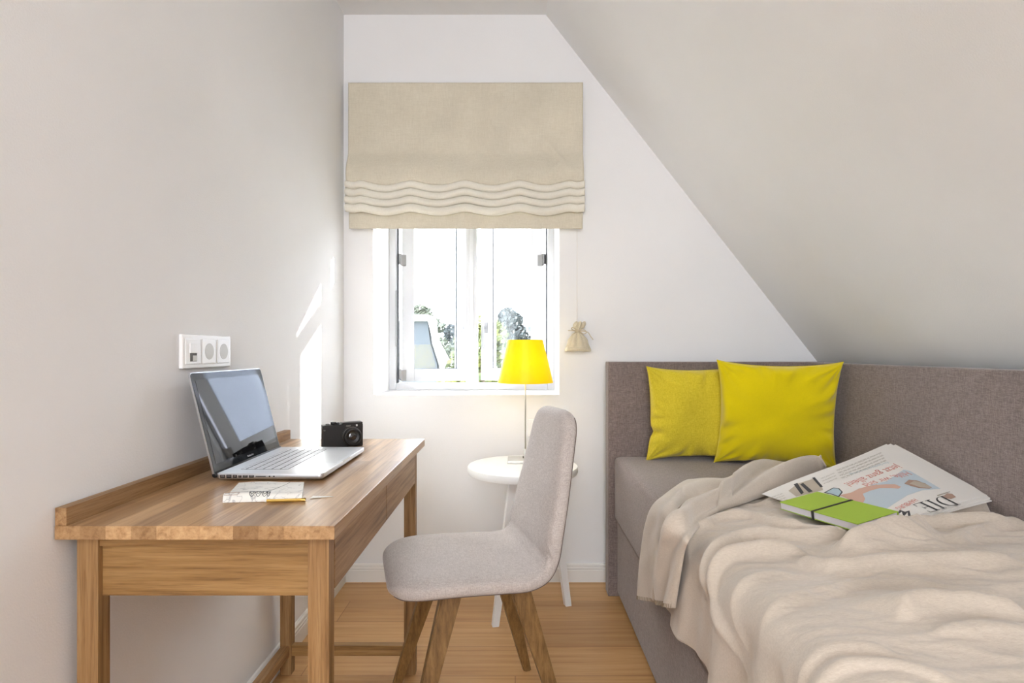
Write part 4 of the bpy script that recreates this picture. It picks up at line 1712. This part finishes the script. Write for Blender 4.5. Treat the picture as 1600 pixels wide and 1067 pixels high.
def band(name, up, lo, z_up, z_lo, xs, bulge, parent, waves=2, seed=0, n=150, m=34, amp=0.006):
    Ru = smooth_rail(catmull([edge3d(a, b, z_up, xs) for a, b in up], n), 4)
    Rl = smooth_rail(catmull([edge3d(a, b, z_lo, xs) for a, b in lo], n), 4)
    vs = []
    for i in range(n):
        a, b = Ru[i], Rl[i]
        t_dir = (Ru[min(i + 1, n - 1)] - Ru[max(i - 1, 0)]) + (Rl[min(i + 1, n - 1)] - Rl[max(i - 1, 0)])
        w = b - a
        nr = np.cross(w, t_dir)
        nr = nr / (np.linalg.norm(nr) + 1e-9)
        mid = (a + b) / 2
        out = np.array([-0.9, -0.35, 1.2 if mid[2] > 0.60 else 0.15])
        if np.dot(nr, out) < 0:
            nr = -nr
        q = i / (n - 1)
        for j in range(m):
            t = j / (m - 1)
            p = a * (1 - t) + b * t
            env = max(0.0, math.sin(PI * t)) ** 0.6 if 0 < t < 1 else 0
            h = bulge(q) * env
            h += amp * (1.8 if q < 0.42 else 1.0) * env * math.sin(t * waves * 2 * PI + 2.5 * math.sin(q * 4 + seed) + seed)
            h += 0.005 * env * mnoise.noise((q * 9, t * 4, seed))
            vs.append(p + nr * h)
    o = mesh_obj(name, vs, grid_faces(n, m), M['blanket'], parent, True)
    sm = o.modifiers.new('thick', 'SOLIDIFY')
    sm.thickness = 0.005
    sm.offset = 0
    return o, vs, n, m


A_up = [(1158, 742), (1136, 750), (1119, 749), (1102, 749), (1085, 750), (1070, 753), (1046, 769), (1030, 783), (1019, 797), (1012, 818), (1007, 840), (1002, 870), (999, 900), (998, 933)]
A_lo = [(1150, 768), (1136, 776), (1122, 783), (1108, 790), (1095, 797), (1084, 806), (1076, 814), (1068, 824), (1062, 835), (1056, 848), (1051, 862), (1046, 885), (1043, 910), (1040, 944)]
o, vsA, nA, mA = band('turned_back_layer', A_up, A_lo, 0.618, 0.640, 0.398, lambda q: 0.020, bl, 1.6, 0.4)
B_up = [(1286, 738), (1250, 729), (1225, 726), (1199, 724), (1178, 729), (1158, 742), (1140, 758), (1122, 771), (1095, 780), (1066, 790), (1052, 812), (1042, 842), (1034, 875), (1030, 905), (1032, 944)]
B_lo = [(1288, 741), (1262, 750), (1232, 762), (1205, 772), (1180, 780), (1158, 788), (1138, 794), (1120, 801), (1104, 812), (1088, 828), (1077, 844), (1070, 862), (1066, 885), (1062, 910), (1056, 949)]
o, vsB, nB, mB = band('folded_flap', B_up, B_lo, 0.652, 0.640, 0.378, lambda q: 0.038 if q < 0.5 else 0.020, bl, 1.0, 2.2, amp=0.014)
# blanket stitch along the visible edges
sv, sf = [], []
for vsX, n_, m_, i0, colj, sgn in ((vsB, nB, mB, 78, 0, 1),):
    for i in range(i0, n_ - 1, 1):
        for ff_ in (0.0, 0.5):
            a = np.array(vsX[i * m_ + colj]) * (1 - ff_) + np.array(vsX[(i + 1) * m_ + colj]) * ff_
            b = np.array(vsX[i * m_ + colj + 3]) * (1 - ff_) + np.array(vsX[(i + 1) * m_ + colj + 3]) * ff_
            off = np.array([-0.0035, -0.002, 0.0015])
            tube_geo([tuple(a + off), tuple(b + off)], 0.0007, 4, True, sv, sf)
mesh_obj('edge_stitching', sv, sf, M['stitch'], bl)
for vsX, n_, m_ in ((vsB, nB, mB), (vsA, nA, mA)):
    sv, sf = [], []
    for j in range(0, m_ - 1):
        a = np.array(vsX[(n_ - 1) * m_ + j])
        b = np.array(vsX[(n_ - 3) * m_ + j])
        b = a + (b - a) / np.linalg.norm(b - a) * 0.012
        off = np.array([-0.0035, -0.002, 0])
        tube_geo([tuple(a + off), tuple(b + off)], 0.0007, 4, True, sv, sf)
    mesh_obj('edge_stitching', sv, sf, M['stitch'], bl)
# hem roll of the drape
hp = [tuple(p) for p in np.stack([GX[0], GY[0], GZ[0]], -1)[::2]]
tube('hem', [(a - 0.001, b, c) for a, b, c in hp], 0.0032, M['blanket'], bl, 8)

# ------------------------------------------------------------------ newspaper
news = thing('newspaper', 'folded newspaper lying front page up on the blanket', 'newspaper', (0, 0, 0))


def sheet_mesh(u0, u1, v0, v1, lift0, lift1, nu=50, nv=36, fold=0.0):
    vs = []
    for s_, lf in ((0, lift0), (1, lift1)):
        for i in range(nu):
            for j in range(nv):
                u = u0 + (u1 - u0) * i / (nu - 1)
                v = v0 + (v1 - v0) * j / (nv - 1)
                vs.append(paper(u, v, lf))
    n0 = nu * nv
    g = grid_faces(nu, nv)
    fs = [f[::-1] for f in g] + [tuple(k + n0 for k in f) for f in g]
    for i in range(nu - 1):
        for j in (0, nv - 1):
            a, b = i * nv + j, (i + 1) * nv + j
            fs.append((a, b, n0 + b, n0 + a))
    for j in range(nv - 1):
        for i in (0, nu - 1):
            a, b = i * nv + j, i * nv + j + 1
            fs.append((a, b, n0 + b, n0 + a))
    return vs, fs


for k, (u0, u1, v0, v1, l0, l1) in enumerate(((0.0, 1.0, 0.0, 1.0, 0.0040, 0.0052), (0.02, 1.03, 0.012, 1.0, 0.0016, 0.0034), (0.03, 1.055, -0.012 + 0.05, 1.03, -0.0015, 0.0010), (0.05, 1.02, 0.03, 1.05, -0.0045, -0.0022))):
    v_, f_ = sheet_mesh(u0, u1, v0, v1, l0, l1)
    o = mesh_obj('newspaper_sheet', v_, f_, M['paper'], news)
    if k == 0:
        front = o
    bm = bmesh.new(); bm.from_mesh(o.data); bmesh.ops.recalc_face_normals(bm, faces=bm.faces[:]); bm.to_mesh(o.data); bm.free()


def uv_of_pix(px, py):
    """measured position on the front page -> (u,v), by Newton on the page surface"""
    u, v = 0.5, 0.5
    for _ in range(25):
        def proj(u, v):
            p = paper(u, v, 0.005)
            return np.array([805 + F * p[0] / p[1], 549 + F * (CZ - p[2]) / p[1]])
        e = np.array([px, py]) - proj(u, v)
        J = np.stack([(proj(u + 1e-3, v) - proj(u - 1e-3, v)) / 2e-3, (proj(u, v + 1e-3) - proj(u, v - 1e-3)) / 2e-3], 1)
        d = np.linalg.solve(J, e)
        u += float(np.clip(d[0], -0.3, 0.3)); v += float(np.clip(d[1], -0.3, 0.3))
    return u, v


def print_poly(name, pts, mat, lift, sub=6):
    """flat printed shape on the page: outline in (u,v), draped on the sheet"""
    bm = bmesh.new()
    vs = [bm.verts.new((u, v, 0)) for u, v in pts]
    bm.faces.new(vs)
    for k in range(1, 14):
        bmesh.ops.bisect_plane(bm, geom=bm.verts[:] + bm.edges[:] + bm.faces[:], plane_co=(k / 14, 0, 0), plane_no=(1, 0, 0))
        bmesh.ops.bisect_plane(bm, geom=bm.verts[:] + bm.edges[:] + bm.faces[:], plane_co=(0, k / 14, 0), plane_no=(0, 1, 0))
    bmesh.ops.triangulate(bm, faces=bm.faces[:])
    for v in bm.verts:
        u_, v_ = v.co.x, v.co.y
        v.co = Vector(paper(u_, v_, lift))
    bmesh.ops.recalc_face_normals(bm, faces=bm.faces[:])
    up = sum((f.normal.z for f in bm.faces))
    if up < 0:
        bmesh.ops.reverse_faces(bm, faces=bm.faces[:])
    return bm_obj(name, bm, mat, front)


def print_px(name, pts, mat, lift):
    return print_poly(name, [uv_of_pix(a, b) for a, b in pts], mat, lift)


# swimmer photo: water, arm, head, hand
print_px('printed_picture', [(1343, 776), (1362, 757), (1385, 752), (1412, 734), (1422, 736), (1470, 764), (1442, 766), (1418, 774), (1396, 788), (1380, 799), (1352, 790)], M['print_water'], 0.0056)
print_px('printed_arm', [(1312, 774), (1330, 770), (1342, 764), (1360, 759), (1385, 757), (1398, 757), (1408, 761), (1404, 764), (1392, 763), (1375, 763), (1360, 767), (1348, 772), (1352, 780), (1348, 787), (1335, 785)], M['print_skin'], 0.0060)
print_px('printed_arm', [(1413, 756), (1420, 750), (1432, 751), (1446, 756), (1456, 762), (1452, 764), (1436, 763), (1424, 760)], M['print_brown'], 0.0060)
print_px('printed_arm', [(1421, 756), (1428, 752), (1440, 754), (1453, 760), (1455, 763), (1438, 762)], M['print_taupe'], 0.0063)
# left picture (chairs on taupe)
print_px('printed_picture', [(1232, 767), (1246, 756), (1272, 748), (1284, 758), (1286, 766), (1262, 772), (1244, 776)], M['print_taupe'], 0.0056)
for q in ([(1240, 757), (1246, 755), (1256, 770), (1252, 773)], [(1250, 757), (1255, 755), (1270, 768), (1264, 770)], [(1269, 747), (1273, 746), (1286, 761), (1282, 762)]):
    print_px('printed_chair', q, M['ink'], 0.0060)
# blue-ish lens outline beside the notebook
ringp = [(1287, 770), (1302, 762), (1311, 763), (1317, 769), (1311, 777), (1300, 773)]
outer = [uv_of_pix(a, b) for a, b in ringp]
cx_, cy_ = sum(p[0] for p in outer) / 6, sum(p[1] for p in outer) / 6
print_poly('printed_ring', outer, M['ink'], 0.0056)
print_poly('printed_ring', [(cx_ + (a - cx_) * 0.82, cy_ + (b - cy_) * 0.82) for a, b in outer], M['ink_blue'], 0.0060)
# crest between the masthead words and vignette left of it
print_px('printed_crest', [(1399, 806), (1406, 797), (1414, 800), (1421, 798), (1423, 806), (1412, 811), (1403, 811)], M['ink'], 0.0058)
for q in ([(1404, 804), (1409, 800), (1411, 806)], [(1413, 807), (1418, 801), (1419, 808)]):
    print_px('printed_crest', q, M['paper'], 0.0062)
print_px('printed_vignette', [(1473, 776), (1480, 771), (1488, 772), (1494, 777), (1486, 780), (1476, 779)], M['print_brown'], 0.0058)
print_px('printed_vignette', [(1464, 774), (1484, 768), (1485, 769), (1465, 776)], M['ink_grey'], 0.0058)


def print_text(name, s, px0, px1, height_px, mat, bold=0.0, glyph=None):
    """lettering on the page reading from px0 to px1 (base line)"""
    u0, v0 = uv_of_pix(*px0)
    u1, v1 = uv_of_pix(*px1)
    if glyph:
        tv, tf = glyph
    else:
        tv, tf = text_mesh(s, 1.0, bold)
    w = max(v[0] for v in tv)
    p0, p1 = np.array([u0, v0]), np.array([u1, v1])
    dirv = (p1 - p0) / w
    # page height axis: towards +v is "down the sheet" for the viewer = up in the text
    L_u = np.linalg.norm(paper(u1, v1) - paper(u0, v0))
    scale = L_u / w
    vlen = np.linalg.norm(paper(u0, v0 + 0.5) - paper(u0, v0 - 0.5)) if True else 1
    upv = np.array([0, 1.0]) * (scale / vlen) * height_px
    out = []
    for x, y in tv:
        q = p0 + dirv * x + upv * y
        out.append(paper(q[0], q[1], 0.0062))
    f2 = [f for f in tf]
    o = mesh_obj(name, out, f2, mat, front)
    bm = bmesh.new(); bm.from_mesh(o.data)
    bmesh.ops.recalc_face_normals(bm, faces=bm.faces[:])
    for f in bm.faces:
        if f.normal.z < 0:
            f.normal_flip()
    bm.to_mesh(o.data); bm.free()
    return o


# serif capitals for the masthead, drawn as outlines on a unit grid
def serif_DIE():
    vs, fs = [], []
    def quad(x0, y0, x1, y1):
        b = len(vs)
        vs.extend([(x0, y0), (x1, y0), (x1, y1), (x0, y1)]); fs.append((b, b + 1, b + 2, b + 3))
    def strip(outer, inner):
        b = len(vs); n = len(outer)
        vs.extend(outer); vs.extend(inner)
        for i in range(n - 1):
            fs.append((b + i, b + i + 1, b + n + i + 1, b + n + i))
    # D
    quad(0.10, 0, 0.22, 1); quad(0, 0, 0.32, 0.035); quad(0, 0.965, 0.32, 1)
    out = [(0.30 + 0.50 * math.sin(a), 0.5 - 0.5 * math.cos(a)) for a in np.linspace(0, PI, 20)]
    inn = [(0.30 + 0.37 * math.sin(a), 0.5 - 0.465 * math.cos(a)) for a in np.linspace(0, PI, 20)]
    strip(out, inn)
    # I
    quad(1.02, 0, 1.14, 1); quad(0.92, 0, 1.24, 0.035); quad(0.92, 0.965, 1.24, 1)
    # E
    quad(1.46, 0, 1.58, 1); quad(1.36, 0, 2.0, 0.04); quad(1.36, 0.96, 1.98, 1)
    quad(1.58, 0.48, 1.84, 0.52); quad(1.96, 0, 2.0, 0.24); quad(1.94, 0.78, 1.98, 1); quad(1.82, 0.38, 1.85, 0.62)
    return vs, fs


print_text('masthead_lettering', 'DIE', (1474, 775), (1426, 789), 0.74, M['ink'], glyph=serif_DIE())
print_text('printed_lettering', 'HAMBURG', (1428, 779), (1398, 794), 1.0, M['ink_red'])
print_text('headline_lettering', 'Hilfe, wir sind', (1416, 737), (1346, 757), 1.0, M['ink_red'])
print_text('headline_lettering', 'jetzt ganz allein!', (1400, 726), (1318, 756), 1.0, M['ink_red'])
print_text('printed_lettering', 'Eine Geschichte von unterwegs', (1386, 722), (1326, 741), 1.0, M['ink_blue'])
for k in range(4):
    off = k * 4.0
    print_text('body_lettering', 'und so weiter bis zum Ende der Seite und der Zeile', (1376 + 0.6 * off, 707 + off), (1306 + 0.6 * off, 735 + off), 1.25, M['ink_grey'])
for k in range(3):
    off = k * 4.0
    print_text('body_lettering', 'und so weiter bis zum', (1303 + 0.5 * off, 739 + off), (1282 + 0.5 * off, 748 + off), 1.3, M['ink_grey'])
for k in range(4):
    off = k * 3.2
    print_text('body_lettering', 'und so weiter bis', (1222 + 0.8 * off, 771 + off), (1200 + .8 * off, 779 + off), 1.3, M['ink_grey'])

# ------------------------------------------------------------------ green notebook
e1, e2 = Vector(GE1), Vector(GE2)
n3 = e1.cross(e2).normalized()
if n3.z < 0:
    n3 = -n3
P1 = Vector(GP1)
nb = thing('notebook', 'lime green notebook closed by a black elastic, lying on the newspaper', 'notebook', tuple(P1 - n3 * 0.018))
e1n = e1.normalized(); e2n = (e2 - e1n * e2.dot(e1n)).normalized()
L1, L2 = e1.length, e2.length
MB_ = Matrix((e1n, e2n, n3)).transposed().to_4x4()


def nbox(name, a0, a1, b0, b1, c0, c1, mat, bev=0.0, par=nb):
    # c measured from underside
    return box(name, a0, a1, b0, b1, c0, c1, mat, par, bev, 2, MB_)


nbox('back_cover', 0, L1, 0, L2, 0, 0.0014, M['green'], 0.0004)
nbox('page_block', 0.002, L1 - 0.002, 0.002, L2 - 0.001, 0.0014, 0.0172, M['paper_edge'])
nbox('front_cover', 0, L1, 0, L2, 0.0172, 0.0188, M['green'], 0.0005)
nbox('spine', 0, L1, L2 - 0.0006, L2 + 0.0012, 0, 0.0188, M['green'], 0.0004)
bmm = bmesh.new()
q0, q1 = L1 * 0.445, L1 * 0.445 + 0.0065
add_box(bmm, q0, q1, -0.0012, L2 + 0.0016, 0.0188, 0.0196, 0, 1, MB_)
add_box(bmm, q0, q1, -0.0012, 0.0001, -0.0004, 0.0190, 0, 1, MB_)
add_box(bmm, q0, q1, -0.0012, L2 + 0.0016, -0.0008, 0.0, 0, 1, MB_)
bm_obj('elastic_band', bmm, M['elastic'], nb)

# ------------------------------------------------------------------ outside
M['grass'] = plain('lawn', rgb(70, 80, 48), 0.9)
M['slate'] = plain('slate_cladding', rgb(58, 62, 66), 0.8)
M['roof'] = plain('pale_roof', rgb(196, 192, 190), 0.7)
M['render_white'] = plain('house_render', rgb(215, 212, 206), 0.8)


def leaf_mat(name, c1, c2):
    m, nt, bs = new_mat(name)
    v = coords(nt)
    L(nt, ramp(nt, noise_tex(nt, v, 5, 3), [(0.35, c1), (0.65, c2)]), bs.inputs['Base Color'])
    bs.inputs['Roughness'].default_value = 0.7
    return m


M['leaf_bright'] = leaf_mat('bright_leaves', rgb(34, 50, 18), rgb(84, 86, 34))
M['leaf_dark'] = leaf_mat('dark_needles', rgb(26, 32, 32), rgb(44, 50, 49))
M['leaf_mid'] = leaf_mat('mid_leaves', rgb(48, 54, 42), rgb(72, 74, 58))
M['bark'] = plain('bark', rgb(96, 82, 70), 0.9)
GZ0 = -3.4
o = box('ground', -60, 60, 4.0, 160, GZ0 - 0.2, GZ0, M['grass'])
tag(o, 'lawn far below the window', kind='structure')

hs = thing('house', 'grey slate-clad house with pale roof seen through the left casement', 'house', (0, 14, GZ0))


def prism(name, poly, y0, y1, mat, parent):
    bm = bmesh.new()
    a = [bm.verts.new((x, y0, z)) for x, z in poly]
    b = [bm.verts.new((x, y1, z)) for x, z in poly]
    bm.faces.new(a); bm.faces.new(b[::-1])
    n = len(a)
    for i in range(n):
        bm.faces.new((a[i], b[i], b[(i + 1) % n], a[(i + 1) % n]))
    bmesh.ops.recalc_face_normals(bm, faces=bm.faces[:])
    return bm_obj(name, bm, mat, parent)


def ox(px, y=14.0):
    return (px - 805) / F * y


def oz(py, y=14.0):
    return CZ - (py - 549) / F * y - GZ0


prism('dormer_wall', [(ox(600), 0), (ox(683), 0), (ox(683), oz(570)), (ox(672), oz(535)), (ox(668), oz(502)), (ox(600), oz(502))], 0, 0.5, M['slate'], hs)
prism('dormer_cornice', [(ox(600), oz(502)), (ox(669), oz(502)), (ox(670), oz(492)), (ox(600), oz(492))], -0.15, 0.6, M['render_white'], hs)
prism('main_roof', [(ox(669), oz(502)), (ox(677), oz(494)), (ox(682), oz(530)), (ox(709), oz(580)), (ox(692), oz(586)), (ox(680), oz(545))], -0.05, 0.4, M['roof'], hs)
prism('house_wall', [(ox(686), 0), (ox(704), 0), (ox(704), oz(574)), (ox(690), oz(572))], 0.4, 6.0, M['render_white'], hs)
prism('window_opening', [(ox(691), oz(600)), (ox(700), oz(600)), (ox(700), oz(580)), (ox(691), oz(580))], 0.37, 0.41, M['slate'], hs)
ch2 = thing('neighbour_house', 'distant pale house with small chimneys seen through the right casement', 'house', (0, 30, GZ0))
prism('house_wall', [(ox(798, 30), 0), (ox(870, 30), 0), (ox(870, 30), oz(535, 30)), (ox(798, 30), oz(535, 30))], 0, 8, M['render_white'], ch2)
prism('roof', [(ox(794, 30), oz(536, 30)), (ox(874, 30), oz(536, 30)), (ox(860, 30), oz(518, 30)), (ox(808, 30), oz(518, 30))], 0, 8, M['roof'], ch2)
for q in (821, 829):
    prism('chimney', [(ox(q - 2.5, 30), oz(520, 30)), (ox(q + 2.5, 30), oz(520, 30)), (ox(q + 2.5, 30), oz(507, 30)), (ox(q - 2.5, 30), oz(507, 30))], 2, 2.4, M['slate'], ch2)


M['roof_slate'] = plain('roof_slates', rgb(112, 114, 122), 0.7)
h3 = thing('slate_roofed_house', 'dark slate roof with a white gable seen only mirrored in the laptop screen', 'house', (1.9, 8.0, GZ0))
g0 = -GZ0
mesh_obj('roof', [(0, 0, g0 + 0.2), (7, 0, g0 + 0.2), (7, 3.2, g0 + 4.2), (0, 3.2, g0 + 4.2), (0, 0.15, g0 + 0.1), (7, 0.15, g0 + 0.1), (7, 3.35, g0 + 4.1), (0, 3.35, g0 + 4.1)],
         [(0, 1, 2, 3), (7, 6, 5, 4), (0, 4, 5, 1), (1, 5, 6, 2), (2, 6, 7, 3), (3, 7, 4, 0)], M['roof_slate'], h3)
box('house_wall', 0.1, 6.9, 0.15, 3.2, 0, g0 + 0.15, M['render_white'], h3)
prism('gable_trim', [(0.6, g0 + 0.3), (2.4, g0 + 2.3), (1.5, g0 + 0.3)], 0.0, 1.7, M['render_white'], h3)


def tree(name, label, x, y, ztop, rad, hgt, mat, nleaf, seed, leaf=0.12, conifer=False):
    rr = np.random.default_rng(seed)
    t = thing(name, label, 'tree', (x, y, GZ0), 0, 'trees beyond the window')
    tube('trunk', [(0, 0, 0), (0.03, 0, (ztop - GZ0) * 0.5), (0, 0.02, (ztop - GZ0) * 0.9)], [0.16, 0.11, 0.03], M['bark'], t, 8)
    vs, fs = [], []
    zc = ztop - GZ0 - hgt
    for k in range(nleaf):
        h = rr.random()
        if conifer:
            r = rad * (1 - h) ** 0.8 * (0.55 + 0.45 * rr.random())
        else:
            r = rad * math.sqrt(max(0, 1 - (2 * h - 1) ** 2)) * (0.5 + 0.5 * rr.random()) * (1 + 0.2 * math.sin(h * 20))
        a = rr.random() * 2 * PI
        c = Vector((r * math.cos(a), r * math.sin(a), zc + h * hgt))
        u = Vector(rr.normal(size=3)).normalized()
        v = u.orthogonal().normalized()
        w = u.cross(v)
        s = leaf * (0.6 + 0.8 * rr.random())
        b = len(vs)
        vs += [c - v * s, c + w * s * 0.5, c + v * s, c - w * s * 0.5]
        fs.append((b, b + 1, b + 2, b + 3))
    mesh_obj('foliage', vs, fs, mat, t)
    return t


tree('garden_tree', 'bright green leafy tree in the gap beside the window mullion', ox(752, 10), 10, CZ + 0.62, 0.95, 5.0, M['leaf_bright'], 9000, 3, 0.07)
tree('conifer', 'dark tree seen through the right casement glass', ox(793, 18), 18, CZ + 1.35, 0.60, 3.4, M['leaf_dark'], 3500, 4, 0.10)
tree('conifer', 'slightly taller dark tree behind the lampshade, right of the other', ox(806, 22), 22, CZ + 1.45, 0.55, 3.6, M['leaf_dark'], 3500, 5, 0.10)
tree('garden_tree', 'loose dark tree by the free edge of the left casement', ox(705, 26), 26, CZ + 1.2, 0.6, 3.4, M['leaf_dark'], 1500, 6, 0.12)
tree('garden_tree', 'pale olive tree behind the white roof slope', ox(699, 22), 22, CZ + 0.2, 0.8, 3.4, M['leaf_mid'], 3500, 8, 0.12)
tree('garden_tree', 'feathery tree standing above the grey dormer', ox(655, 24), 24, CZ + 1.9, 1.1, 2.6, M['leaf_mid'], 2200, 9, 0.12)
